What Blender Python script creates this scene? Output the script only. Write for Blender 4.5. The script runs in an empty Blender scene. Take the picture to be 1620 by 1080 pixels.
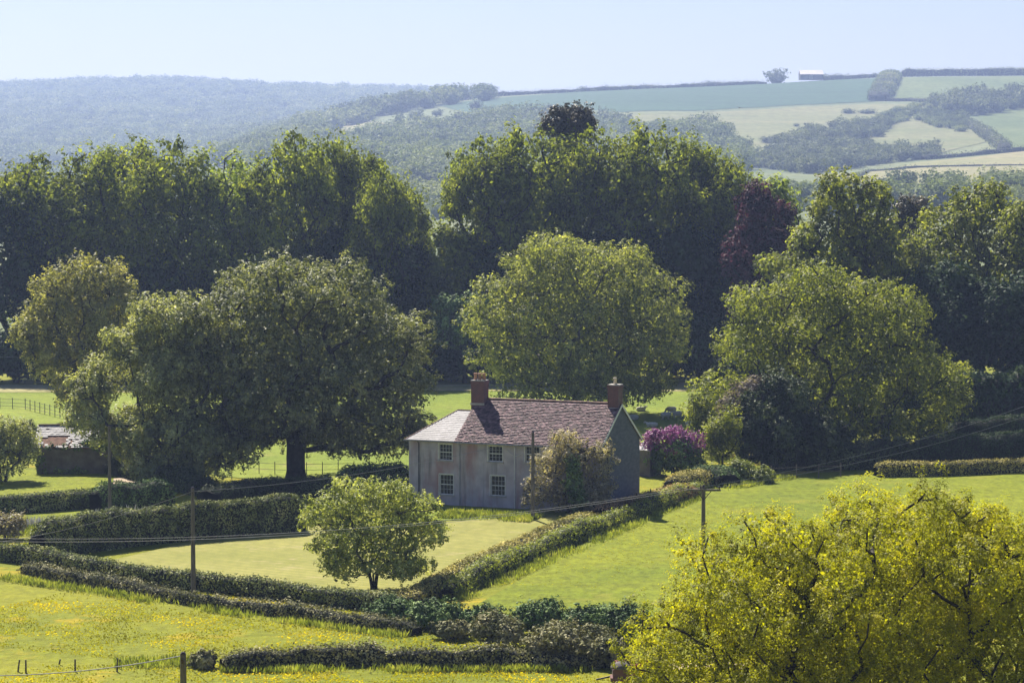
import bpy, math, random
import numpy as np
from mathutils import Vector, Matrix
from mathutils.geometry import delaunay_2d_cdt

SC = bpy.context.scene
C = SC.collection
R = math.radians

# ------------------------------------------------------------------ camera
CAMZ = 30.0
PITCH = math.atan(290/4500.0)
cam_d = bpy.data.cameras.new('camera')
cam_d.lens = 100.0; cam_d.sensor_width = 36.0
cam_d.clip_start = 1.0; cam_d.clip_end = 40000.0
cam = bpy.data.objects.new('camera', cam_d); C.objects.link(cam)
cam.location = (0, 0, CAMZ); cam.rotation_euler = (math.pi/2-PITCH, 0, 0)
SC.camera = cam

# ------------------------------------------------------------------ sky + sun
SUN_AZ, SUN_EL = -20.0, 46.0        # degrees clockwise from the view direction, elevation
w = bpy.data.worlds.new("World"); SC.world = w; w.use_nodes = True
nt = w.node_tree; nt.nodes.clear()
wo = nt.nodes.new('ShaderNodeOutputWorld'); bg = nt.nodes.new('ShaderNodeBackground')
sky = nt.nodes.new('ShaderNodeTexSky'); sky.sky_type = 'NISHITA'; sky.sun_disc = False
sky.sun_elevation = R(SUN_EL); sky.sun_rotation = R(SUN_AZ)
sky.air_density = 1.0; sky.dust_density = .6; sky.ozone_density = 3.2
tn = nt.nodes.new('ShaderNodeMix'); tn.data_type = 'RGBA'; tn.blend_type = 'MULTIPLY'; tn.inputs[0].default_value = 1.0
tn.inputs[7].default_value = (.79, .79, .96, 1)
nt.links.new(sky.outputs[0], tn.inputs[6]); nt.links.new(tn.outputs[2], bg.inputs[0]); bg.inputs[1].default_value = 0.05
nt.links.new(bg.outputs[0], wo.inputs[0])
sd = bpy.data.lights.new('sun', 'SUN'); sd.energy = 5.0; sd.angle = R(0.5); sd.color = (1.0, .93, .80)
sun = bpy.data.objects.new('sun', sd); C.objects.link(sun)
az = R(SUN_AZ); el = R(SUN_EL)
SUN = Vector((math.sin(az)*math.cos(el), math.cos(az)*math.cos(el), math.sin(el)))
sun.location = (0, 0, 200)
sun.rotation_euler = SUN.to_track_quat('Z', 'Y').to_euler()
SC.view_settings.view_transform = 'Standard'; SC.view_settings.look = 'None'
SC.view_settings.exposure = 1.17; SC.view_settings.gamma = 1.0
SC.render.engine = 'CYCLES'
SC.cycles.max_bounces = 6; SC.cycles.diffuse_bounces = 2; SC.cycles.transmission_bounces = 3
SC.cycles.glossy_bounces = 2; SC.cycles.volume_bounces = 0; SC.cycles.transparent_max_bounces = 8
SC.cycles.caustics_reflective = False; SC.cycles.caustics_refractive = False

# ------------------------------------------------------------------ terrain function
CP, SP = math.cos(PITCH), math.sin(PITCH)
def slope(py):
    t = (540-py)/4500.0
    return (t*CP-SP)/(CP+t*SP)
def hz(py, D): return CAMZ + D*slope(py)
COLS = np.array([-1500, -500, 0, 200, 300, 420, 520, 640, 750, 850, 1000, 1200, 1400, 1620, 2200, 3200], float)
T = {  # distance -> picture rows the ground should reach at each column, None = level 0
 1210: [385,385,385,385,385,382,378,368,360,352,350,345,338,335,335,335],
 1720: [347,347,347,347,345,332,322,308,302,298,296,292,292,293,293,293],
 2230: [318,318,315,312,305,268,258,262,262,256,250,256,256,250,250,250],
 2740: [296,296,292,288,272,228,218,214,205,198,190,200,205,195,195,195],
 3420: [280,280,275,268,258,222,196,168,156,146,136,128,119,117,117,117],
}
DR = [-400, 0, 20, 40, 60, 80, 100, 120, 140, 160, 450, 700]
rows = [np.full(len(COLS), v) for v in
        [29.0, 28.4] + [28.4*(1-d/140)**2 for d in (20, 40, 60, 80, 100, 120)] + [0, 0, 0, 0]]
for d in (1210, 1720, 2230, 2740, 3420):
    rows.append(np.array([hz(p, d) for p in T[d]])); DR.append(d)
crest = rows[-1]
L27 = [230, 230, 222, 216, 216, 214, 214, 205]
L32 = [138, 138, 138, 131, 134, 139, 141, 146, 152, 162]
r27 = np.array([hz(p, 4400) for p in L27] + [0]*8); r27[8:] = crest[8:]-14; r27[7] = min(r27[7], crest[7]-6)
r32 = np.array([hz(p, 6200) for p in L32] + [0]*6); r32[10:] = crest[10:]-20
rows += [r27, r32, r32-25, r32-60, np.full(len(COLS), -20.0), np.full(len(COLS), -20.0)]
DR += [4400, 6200, 7000, 8000, 9500, 12000]
DR = np.array(DR, float); ZT = np.array(rows)
GP = np.arange(-1500, 3201, 20.0); GD = np.arange(-400, 12001, 20.0)
_a = np.array([np.interp(GP, COLS, r) for r in ZT])
_b = np.array([np.interp(GD, DR, _a[:, i]) for i in range(len(GP))]).T
def _blur(a, n, ax):
    k = np.hanning(2*n+3)[1:-1]; k /= k.sum()
    pad = [(0, 0), (0, 0)]; pad[ax] = (n, n)
    p = np.pad(a, pad, mode='edge'); out = np.zeros_like(a)
    for i, kk in enumerate(k):
        sl = [slice(None)]*2; sl[ax] = slice(i, i+a.shape[ax]); out += kk*p[tuple(sl)]
    return out
_far = _blur(_blur(_b, 9, 0), 5, 1)
mix = np.clip((GD-700)/200, 0, 1)[:, None]
ZG = _b*(1-mix)+_far*mix
def terrain(X, Y):
    X = np.asarray(X, float); Y = np.asarray(Y, float)
    px = 810+4500*X/np.maximum(Y, 160.0)
    fi = np.clip((px-GP[0])/20, 0, len(GP)-1.001); fj = np.clip((Y-GD[0])/20, 0, len(GD)-1.001)
    i = fi.astype(int); j = fj.astype(int); u = fi-i; v = fj-j
    z = (ZG[j, i]*(1-u)+ZG[j, i+1]*u)*(1-v)+(ZG[j+1, i]*(1-u)+ZG[j+1, i+1]*u)*v
    amp = np.clip((Y-140)/40, 0, 1)
    und = 0.13*np.sin(X/17+Y/29)+0.1*np.sin(Y/13-X/31+1.3)+0.05*np.sin(X/6.1)*np.sin(Y/7.3)
    far = np.clip((Y-900)/300, 0, 1)*(2.2*np.sin(X/120+Y/230)+1.2*np.sin(Y/110-X/80))
    return z+amp*und+far
def tz(x, y): return float(terrain(x, y))
def raydir(px, py):
    a = (px-810)/4500.0; t = (540-py)/4500.0
    return a/(CP+t*SP), (t*CP-SP)/(CP+t*SP)           # X/Y and dZ/dY
def at(px, py, D):
    u, s = raydir(px, py); return Vector((u*D, D, CAMZ+s*D))
_DS = np.concatenate([np.arange(150, 600, 1.0), np.arange(600, 7600, 4.0)])
def gp(px, py):
    u, s = raydir(px, py)
    d = terrain(u*_DS, _DS)-(CAMZ+s*_DS)
    k = np.argmax(d > 0)
    if d[k] <= 0: k = int(np.argmax(d)); D = _DS[k]
    elif k == 0: D = _DS[0]
    else: D = _DS[k-1]+(_DS[k]-_DS[k-1])*(-d[k-1])/(d[k]-d[k-1])
    return Vector((u*D, D, tz(u*D, D)))
def crestp(px, lo=2740, hi=4000):
    u = (px-810)/4500.0; ds = np.arange(lo, hi, 5.0)
    s = (terrain(u*ds, ds)-CAMZ)/ds; D = ds[int(np.argmax(s))]
    return Vector((u*D, D, tz(u*D, D)))

# ------------------------------------------------------------------ helpers
def mesh_obj(name, V, F, mat, parent=None, smooth=False):
    """V (n,3) array, F (m,k) array or list of faces"""
    me = bpy.data.meshes.new(name)
    V = np.asarray(V, np.float32)
    if isinstance(F, np.ndarray) and F.ndim == 2:
        m, k = F.shape
        me.vertices.add(len(V)); me.vertices.foreach_set('co', V.ravel())
        me.loops.add(m*k); me.loops.foreach_set('vertex_index', F.astype(np.int32).ravel())
        me.polygons.add(m); me.polygons.foreach_set('loop_start', np.arange(0, m*k, k, dtype=np.int32))
        me.update(calc_edges=True)
    else:
        me.from_pydata([tuple(v) for v in V], [], [tuple(f) for f in F])
    if smooth: me.polygons.foreach_set('use_smooth', np.ones(len(me.polygons), bool))
    if mat: me.materials.append(mat)
    o = bpy.data.objects.new(name, me); C.objects.link(o)
    if parent: o.parent = parent
    return o
def tag(o, label=None, cat=None, group=None, kind=None):
    if label: o['label'] = label
    if cat: o['category'] = cat
    if group: o['group'] = group
    if kind: o['kind'] = kind
    return o
def thing(name, label, cat, loc=(0, 0, 0), rz=0, group=None):
    o = bpy.data.objects.new(name, None); C.objects.link(o); o.empty_display_size = .5
    o.location = loc; o.rotation_euler = (0, 0, rz)
    return tag(o, label, cat, group)
class MB:
    """collects quads / tris as python lists"""
    def __init__(s): s.v = []; s.f = []
    def quad(s, a, b, c, d):
        n = len(s.v); s.v += [a, b, c, d]; s.f.append((n, n+1, n+2, n+3))
    def tri(s, a, b, c):
        n = len(s.v); s.v += [a, b, c]; s.f.append((n, n+1, n+2))
    def box(s, x0, x1, y0, y1, z0, z1, M=None):
        p = [Vector(q) for q in ((x0, y0, z0), (x1, y0, z0), (x1, y1, z0), (x0, y1, z0), (x0, y0, z1), (x1, y0, z1), (x1, y1, z1), (x0, y1, z1))]
        if M: p = [M @ q for q in p]
        n = len(s.v); s.v += p
        s.f += [tuple(n+i for i in q) for q in ((0, 3, 2, 1), (4, 5, 6, 7), (0, 1, 5, 4), (1, 2, 6, 5), (2, 3, 7, 6), (3, 0, 4, 7))]
    def tube(s, pts, rad, n=8):
        pts = [Vector(p) for p in pts]
        if not hasattr(rad, '__len__'): rad = [rad]*len(pts)
        base = len(s.v)
        for i, p in enumerate(pts):
            t = (pts[min(i+1, len(pts)-1)]-pts[max(i-1, 0)]).normalized()
            a = t.cross(Vector((0, 0, 1)))
            if a.length < 1e-3: a = Vector((1, 0, 0))
            a.normalize(); b = t.cross(a)
            for k in range(n):
                q = 2*math.pi*k/n
                s.v.append(p+(a*math.cos(q)+b*math.sin(q))*rad[i])
        for i in range(len(pts)-1):
            for k in range(n):
                k2 = (k+1) % n
                s.f.append((base+i*n+k, base+i*n+k2, base+(i+1)*n+k2, base+(i+1)*n+k))
        s.f.append(tuple(base+k for k in range(n))[::-1])
        s.f.append(tuple(base+(len(pts)-1)*n+k for k in range(n)))
    def build(s, name, mat, parent=None, smooth=False): return mesh_obj(name, s.v, s.f, mat, parent, smooth)

# ------------------------------------------------------------------ materials
def mat_new(name):
    m = bpy.data.materials.new(name); m.use_nodes = True; t = m.node_tree; t.nodes.clear()
    return m, t, t.nodes.new('ShaderNodeOutputMaterial')
def N(t, kind, **kw):
    n = t.nodes.new(kind)
    for k, v in kw.items():
        if k in n.inputs: n.inputs[k].default_value = v
        else: setattr(n, k, v)
    return n
def ramp(t, src, stops):
    r = t.nodes.new('ShaderNodeValToRGB'); e = r.color_ramp.elements
    while len(e) < len(stops): e.new(0.5)
    for q, (p, c) in zip(e, stops): q.position = p; q.color = (*c, 1)
    t.links.new(src, r.inputs[0]); return r.outputs[0]
def mixc(t, fac, a, b, mode='MIX'):
    m = t.nodes.new('ShaderNodeMix'); m.data_type = 'RGBA'; m.blend_type = mode
    for sock, v in ((m.inputs[0], fac), (m.inputs[6], a), (m.inputs[7], b)):
        if isinstance(v, (int, float)): sock.default_value = v
        elif isinstance(v, tuple): sock.default_value = (*v, 1)
        else: t.links.new(v, sock)
    return m.outputs[2]
def noise(t, scale, detail=3, coord='Object', vec=None, rough=.55, stretch=None):
    tc = t.nodes.new('ShaderNodeTexCoord'); n = t.nodes.new('ShaderNodeTexNoise')
    n.inputs['Scale'].default_value = scale; n.inputs['Detail'].default_value = detail; n.inputs['Roughness'].default_value = rough
    src = tc.outputs[coord]
    if stretch:
        mp = t.nodes.new('ShaderNodeMapping'); mp.inputs['Scale'].default_value = stretch
        t.links.new(src, mp.inputs[0]); src = mp.outputs[0]
    t.links.new(src, n.inputs['Vector']); return n.outputs['Fac']
def leaf_mat(name, dark, mid, light, trans=.3, rough=.55, spec=.18, tint=(1.15, 1.15, .42), scale=.35):
    m, t, out = mat_new(name); trans = min(.65, trans+.14)
    dark, mid, light = [tuple(min(.7, q*k) for q in c) for c, k in ((dark, 1.4), (mid, 2.0), (light, 2.15))]
    g = t.nodes.new('ShaderNodeNewGeometry')
    c1 = ramp(t, noise(t, scale, 3), [(.34, dark), (.52, mid), (.7, light)])
    v = N(t, 'ShaderNodeMapRange'); v.inputs[3].default_value = .6; v.inputs[4].default_value = 1.45
    t.links.new(g.outputs['Random Per Island'], v.inputs[0])
    c2 = mixc(t, 1.0, c1, v.outputs[0], 'MULTIPLY')
    p = N(t, 'ShaderNodeBsdfPrincipled', Roughness=rough); p.inputs['Specular IOR Level'].default_value = spec
    t.links.new(c2, p.inputs['Base Color'])
    tr = t.nodes.new('ShaderNodeBsdfTranslucent'); t.links.new(mixc(t, 1.0, c2, tint, 'MULTIPLY'), tr.inputs[0])
    mx = t.nodes.new('ShaderNodeMixShader'); mx.inputs[0].default_value = trans
    t.links.new(p.outputs[0], mx.inputs[1]); t.links.new(tr.outputs[0], mx.inputs[2]); t.links.new(mx.outputs[0], out.inputs[0])
    return m
def simple_mat(name, a, b, scale=3, rough=.8, bump=0.0, spec=.3, stretch=None, island=0.0, detail=4, bscale=None):
    m, t, out = mat_new(name)
    n = noise(t, scale, detail, stretch=stretch)
    c = ramp(t, n, [(.35, a), (.68, b)])
    if island:
        g = t.nodes.new('ShaderNodeNewGeometry'); v = N(t, 'ShaderNodeMapRange')
        v.inputs[3].default_value = 1-island; v.inputs[4].default_value = 1+island
        t.links.new(g.outputs['Random Per Island'], v.inputs[0]); c = mixc(t, 1.0, c, v.outputs[0], 'MULTIPLY')
    p = N(t, 'ShaderNodeBsdfPrincipled', Roughness=rough); p.inputs['Specular IOR Level'].default_value = spec
    t.links.new(c, p.inputs['Base Color'])
    if bump:
        b_ = N(t, 'ShaderNodeBump', Strength=bump, Distance=.1); t.links.new(noise(t, bscale or scale*4, 4), b_.inputs['Height'])
        t.links.new(b_.outputs[0], p.inputs['Normal'])
    t.links.new(p.outputs[0], out.inputs[0]); return m
def grass_mat(name, c1, c2, c3=None, spot=.62, scale=.05, fine=1.4, stripes=None, bump=.8, bd=.35, dark=.75, streak=(1, 1, 1)):
    m, t, out = mat_new(name)
    a = ramp(t, noise(t, scale, 5, stretch=streak), [(.35, c1), (.66, c2)])
    f = N(t, 'ShaderNodeMapRange'); f.inputs[1].default_value = .3; f.inputs[2].default_value = .7
    f.inputs[3].default_value = dark; f.inputs[4].default_value = 2-dark
    t.links.new(noise(t, fine, 5, rough=.7, stretch=(1, .45, 1)), f.inputs[0]); a = mixc(t, 1.0, a, f.outputs[0], 'MULTIPLY')
    if c3:
        s = ramp(t, noise(t, scale*2.2, 6, rough=.75), [(spot-.05, (0, 0, 0)), (spot+.07, (1, 1, 1))])
        a = mixc(t, s, a, c3)
    if stripes:
        (w_, ang, cc, f_) = stripes
        tc = t.nodes.new('ShaderNodeTexCoord'); mp = t.nodes.new('ShaderNodeMapping'); mp.inputs['Rotation'].default_value = (0, 0, ang)
        t.links.new(tc.outputs['Object'], mp.inputs[0]); wv = N(t, 'ShaderNodeTexWave', Scale=w_, Distortion=1.0)
        wv.inputs['Detail Scale'].default_value = .6
        t.links.new(mp.outputs[0], wv.inputs[0]); ml = N(t, 'ShaderNodeMath', operation='MULTIPLY'); ml.inputs[1].default_value = f_
        t.links.new(wv.outputs['Fac'], ml.inputs[0]); a = mixc(t, ml.outputs[0], a, cc)
    p = N(t, 'ShaderNodeBsdfPrincipled', Roughness=.9); p.inputs['Specular IOR Level'].default_value = .1
    t.links.new(a, p.inputs['Base Color'])
    b_ = N(t, 'ShaderNodeBump', Strength=bump, Distance=bd); t.links.new(noise(t, fine*1.3, 5, rough=.7), b_.inputs['Height'])
    t.links.new(b_.outputs[0], p.inputs['Normal']); t.links.new(p.outputs[0], out.inputs[0]); return m

M = {}
M['pasture'] = grass_mat('pasture grass', (.14, .165, .008), (.22, .22, .012), (.38, .28, .012), spot=.60)
M['farland'] = grass_mat('valley grass', (0.098, 0.128, 0.053), (0.165, 0.180, 0.075), None, scale=.006, fine=.12, bd=1.5, bump=.3)
M['paddock'] = grass_mat('paddock grass', (.13, .165, .008), (.195, .215, .010), (.21, .215, .02), spot=.60, scale=.06, dark=.62)
M['lawn'] = grass_mat('mown lawn', (.22, .21, .05), (.29, .26, .075), (.35, .29, .13), spot=.6, scale=.12, fine=1.2, stripes=(.42, 1.2, (.15, .175, .03), .7), bump=.4, bd=.12, dark=.78)
M['back_field'] = grass_mat('sheep field grass', (.14, .19, .018), (.20, .24, .028), (.25, .24, .06), spot=.62, scale=.05)
M['dry'] = grass_mat('long dry grass', (.28, .27, .10), (.36, .31, .16), None, scale=.2)
M['crop'] = grass_mat('blue green crop', (0.026, 0.066, 0.028), (0.036, 0.085, 0.035), None, scale=.01, fine=.15, bump=.15, streak=(.3, 3, 1))
M['hill_pale'] = grass_mat('dry hill pasture', (0.135, 0.150, 0.050), (0.185, 0.180, 0.075), None, scale=.008, fine=.12, bump=.3, bd=1.5, streak=(.5, 2.5, 1))
M['hill_green'] = grass_mat('green hill pasture', (0.085, 0.120, 0.032), (0.120, 0.150, 0.045), None, scale=.01, fine=.15, bump=.3, bd=1.5)
M['hill_gold'] = grass_mat('gold hill pasture', (0.194, 0.194, 0.072), (0.259, 0.223, 0.108), None, scale=.01, fine=.15, bump=.3, bd=1.0, streak=(.5, 2, 1))
M['dirt'] = simple_mat('bare earth', (.30, .22, .15), (.42, .33, .24), .8, .95, .4)
M['bark'] = simple_mat('dark bark', (.018, .014, .012), (.05, .042, .035), 2, .9, .5)
M['bark_grey'] = simple_mat('grey bark', (.05, .045, .04), (.12, .11, .095), 2, .9, .5)
M['lime'] = leaf_mat('lime leaves', (.055, .07, .014), (.105, .125, .022), (.19, .20, .04), .42, spec=.03)
M['lime2'] = leaf_mat('paler lime leaves', (.07, .10, .02), (.13, .16, .03), (.21, .23, .05), .42)
M['deep'] = leaf_mat('shade darkened leaves', (.010, .02, .010), (.018, .032, .014), (.035, .05, .02), .0, spec=.03)  # leaf colour darkened so that it carries the deep shade itself
M['holm'] = leaf_mat('evergreen oak leaves', (.05, .06, .024), (.11, .12, .055), (.22, .22, .13), .18, .55, .12, scale=.5)
M['willow'] = leaf_mat('olive willow leaves', (.10, .105, .03), (.17, .165, .06), (.25, .23, .10), .30, scale=.5)
M['willow2'] = leaf_mat('grey willow leaves', (.09, .10, .045), (.18, .19, .09), (.30, .30, .17), .26, scale=.6)
M['plane'] = leaf_mat('sycamore leaves', (.07, .082, .022), (.135, .148, .045), (.25, .25, .09), .36, scale=.45)
M['ash'] = leaf_mat('ash leaves', (.045, .058, .012), (.105, .12, .022), (.21, .215, .05), .36, scale=.4)
M['copper'] = leaf_mat('copper beech leaves', (.02, .010, .014), (.04, .016, .024), (.09, .035, .05), .05, tint=(1.2, .6, .7), spec=.03)
M['pine'] = leaf_mat('dull pine needles', (.02, .024, .018), (.045, .042, .03), (.08, .065, .045), .05)
M['yellow'] = leaf_mat('young oak leaves', (.10, .112, .007), (.188, .188, .009), (.275, .25, .012), .42, tint=(1.1, 1.1, .35), scale=.6)
M['apple'] = leaf_mat('fruit tree leaves', (.10, .125, .03), (.19, .21, .06), (.34, .34, .15), .3, scale=.9)
M['greybush'] = leaf_mat('greyish shrub leaves', (.12, .105, .075), (.21, .185, .135), (.32, .28, .22), .25, scale=.8)
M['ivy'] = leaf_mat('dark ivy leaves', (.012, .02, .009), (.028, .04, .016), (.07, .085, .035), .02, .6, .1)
M['lilac_flower'] = leaf_mat('lilac blossom', (.10, .03, .085), (.17, .06, .14), (.27, .13, .22), .1, tint=(1.1, .7, 1.1), scale=1.2)
M['purple_grey'] = leaf_mat('plum leaves', (.06, .052, .05), (.13, .11, .105), (.23, .20, .185), .15, scale=1, spec=.03)
M['hedge'] = leaf_mat('hedge leaves', (.065, .08, .028), (.12, .135, .05), (.21, .205, .09), -.06, scale=.8, spec=.03)
M['hedge_gold'] = leaf_mat('clipped golden hedge leaves', (.12, .115, .03), (.20, .175, .05), (.30, .25, .08), -.06, scale=.6, spec=.03)
M['hedge_rust'] = leaf_mat('rust tinged hedge leaves', (.13, .08, .04), (.21, .13, .07), (.22, .19, .07), -.06, scale=.35, spec=.03)
M['hedge_core'] = simple_mat('hedge twigs', (.008, .010, .006), (.02, .022, .012), 3, 1, .3)  # near-black solid core standing for the dark inside of a hedge
M['bramble'] = leaf_mat('bramble leaves', (.06, .068, .028), (.12, .115, .055), (.21, .19, .115), -.06, scale=.8, spec=.03)
M['shrub'] = leaf_mat('shrub leaves', (.03, .055, .018), (.065, .10, .03), (.13, .17, .055), -.14, scale=.7, spec=.03)
M['weeds'] = leaf_mat('rough weed leaves', (.08, .10, .02), (.13, .15, .03), (.2, .2, .06), .25, scale=.8)
M['blade'] = leaf_mat('grass blades', (.12, .12, .008), (.17, .16, .010), (.30, .23, .012), .35, scale=.15)
M['white_flower'] = simple_mat('white flowers', (.45, .43, .40), (.7, .68, .62), 5, .8)
M['far_leaf'] = leaf_mat('far wood leaves', (.05, .07, .025), (.09, .11, .04), (.15, .16, .065), .15, scale=.015, spec=.03)
M['far_leaf2'] = leaf_mat('far thicket leaves', (.035, .05, .022), (.07, .085, .038), (.125, .135, .065), .12, scale=.05, spec=.03)

# ------------------------------------------------------------------ the ground
gx = np.concatenate([np.arange(-1.2, -.30, .05), np.arange(-.30, .301, .0055), np.arange(.35, 1.21, .05)])
gy = np.concatenate([np.arange(-400, 140, 15.0), np.arange(140, 600, 3.0), np.arange(600, 3900, 18.0), np.arange(3900, 7000, 45.0), np.arange(7000, 12001, 250.0)])
GX, GY = np.meshgrid(gx, gy); XX = GX*np.maximum(GY, 160.0)
ZZ = terrain(XX, GY); V = np.stack([XX, GY, ZZ], -1).reshape(-1, 3)
nx, ny = len(gx), len(gy)
I, J = np.meshgrid(np.arange(nx-1), np.arange(ny-1)); b0 = (J*nx+I).ravel()
F = np.stack([b0, b0+1, b0+nx+1, b0+nx], 1)
g = mesh_obj('ground', V, F, M['pasture'], smooth=True); tag(g, kind='structure')
g.data.materials.append(M['farland'])
mi = (GY[:-1, :-1].ravel() > 470).astype(np.int32); g.data.polygons.foreach_set('material_index', mi)

def sheet(name, pts, mat, off=.05, step=3.0, label=None):
    P = [gp(*p) for p in pts]
    if step > 8:   # far fields: long polygon edges must follow the hill
        off = max(off, .35)
    B = []
    for i, p in enumerate(P):
        q = P[(i+1) % len(P)]; n = max(1, int((q-p).length/step))
        for k in range(n): B.append(p.lerp(q, k/n).xy)
    xs = [p.x for p in B]; ys = [p.y for p in B]; nb = len(B)
    inner = [Vector((x, y)) for x in np.arange(min(xs), max(xs), step) for y in np.arange(min(ys), max(ys), step)]
    def inside(p):
        c = False; j = nb-1
        for i in range(nb):
            if (B[i].y > p.y) != (B[j].y > p.y) and p.x < (B[j].x-B[i].x)*(p.y-B[i].y)/(B[j].y-B[i].y)+B[i].x: c = not c
            j = i
        return c
    inner = [p for p in inner if inside(p)]
    vs, es, fs, *_ = delaunay_2d_cdt(B+inner, [(i, (i+1) % nb) for i in range(nb)], [], 1, 1e-4)
    V = [(v.x, v.y, tz(v.x, v.y)+off) for v in vs]
    o = mesh_obj(name, V, [tuple(f) for f in fs], mat, smooth=True); tag(o, label, kind='structure')
    if len(o.data.polygons) and o.data.polygons[0].normal.z < 0: o.data.flip_normals()
    return o
sheet('lawn', [(160, 890), (330, 850), (480, 832), (700, 826), (880, 815), (880, 840), (655, 945), (540, 942), (300, 912)], M['lawn'], .05, 4)
sheet('garden_lawn', [(640, 822), (650, 798), (820, 806), (960, 800), (930, 824), (700, 823)], M['back_field'], .05, 4)
sheet('paddock', [(740, 965), (880, 885), (1000, 815), (1130, 770), (1180, 758), (1440, 752), (1800, 748), (1800, 1010), (1000, 1015)], M['paddock'], .05, 5)
sheet('sheep_field', [(-300, 690), (-300, 612), (1200, 606), (1200, 690), (1080, 722), (1000, 760), (500, 770), (250, 740), (100, 690)], M['back_field'], .05, 6)
sheet('field_margin', [(-300, 622), (-300, 610), (1200, 606), (1200, 620), (700, 619)], M['dry'], .10, 6)
sheet('yard_grass', [(-200, 830), (-200, 742), (60, 744), (270, 750), (262, 800), (60, 845)], M['paddock'], .05, 4)
sheet('bare_patch', [(178, 768), (180, 758), (262, 752), (258, 765)], M['dirt'], .09, 2)
sheet('track', [(1020, 1062), (1040, 1052), (1180, 1049), (1200, 1058)], M['dirt'], .09, 4)
sheet('crop_field', [(690, 166), (850, 151), (1000, 141), (1100, 135), (1200, 132), (1300, 126), (1400, 124), (1385, 161), (1270, 166), (1100, 176), (980, 178), (850, 172), (740, 178)], M['crop'], .4, 25)
sheet('upper_field', [(1418, 124), (1620, 122), (1800, 122), (1800, 150), (1620, 150), (1500, 155), (1400, 160)], M['hill_green'], .4, 25)
sheet('dry_field', [(985, 181), (1100, 179), (1270, 169), (1385, 164), (1450, 166), (1520, 190), (1560, 225), (1480, 245), (1300, 262), (1180, 266), (1080, 230)], M['hill_pale'], .4, 25)
sheet('east_field', [(1545, 182), (1620, 165), (1800, 160), (1800, 238), (1600, 238)], M['hill_green'], .4, 25)
sheet('gold_field', [(1290, 278), (1450, 258), (1620, 240), (1800, 240), (1800, 290), (1620, 288), (1450, 292), (1330, 300)], M['hill_gold'], .4, 20)
sheet('spur_field', [(495, 222), (520, 200), (575, 190), (620, 196), (600, 214), (540, 226)], M['hill_gold'], .4, 20)
sheet('valley_field', [(-100, 285), (100, 272), (280, 268), (285, 285), (100, 300), (-100, 305)], M['hill_pale'], .4, 30)
sheet('low_field', [(640, 300), (740, 288), (800, 292), (760, 312), (640, 312)], M['hill_gold'], .4, 20)

# ------------------------------------------------------------------ foliage builders
def unit(rng, n):
    v = rng.normal(size=(n, 3)); return v/np.linalg.norm(v, axis=1, keepdims=True)
def leaf_quads(P, Nn, a, b, rng):
    n = len(P); r = unit(rng, n)
    t = np.cross(Nn, r); t /= np.linalg.norm(t, axis=1, keepdims=True)+1e-9
    bt = np.cross(Nn, t); bt /= np.linalg.norm(bt, axis=1, keepdims=True)+1e-9
    s = rng.uniform(.65, 1.35, (n, 1)); a_ = t*a*s; b_ = bt*b*s; up = Nn*(.25*a)*s
    V = np.stack([P-a_, P-b_*.9+up, P+a_, P+b_*.9+up], 1).reshape(-1, 3)
    return V, np.arange(4*n).reshape(n, 4)
def merge(parts):
    Vs, Fs, o = [], [], 0
    for V, F in parts: Vs.append(V); Fs.append(F+o); o += len(V)
    return np.concatenate(Vs), np.concatenate(Fs)
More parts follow.
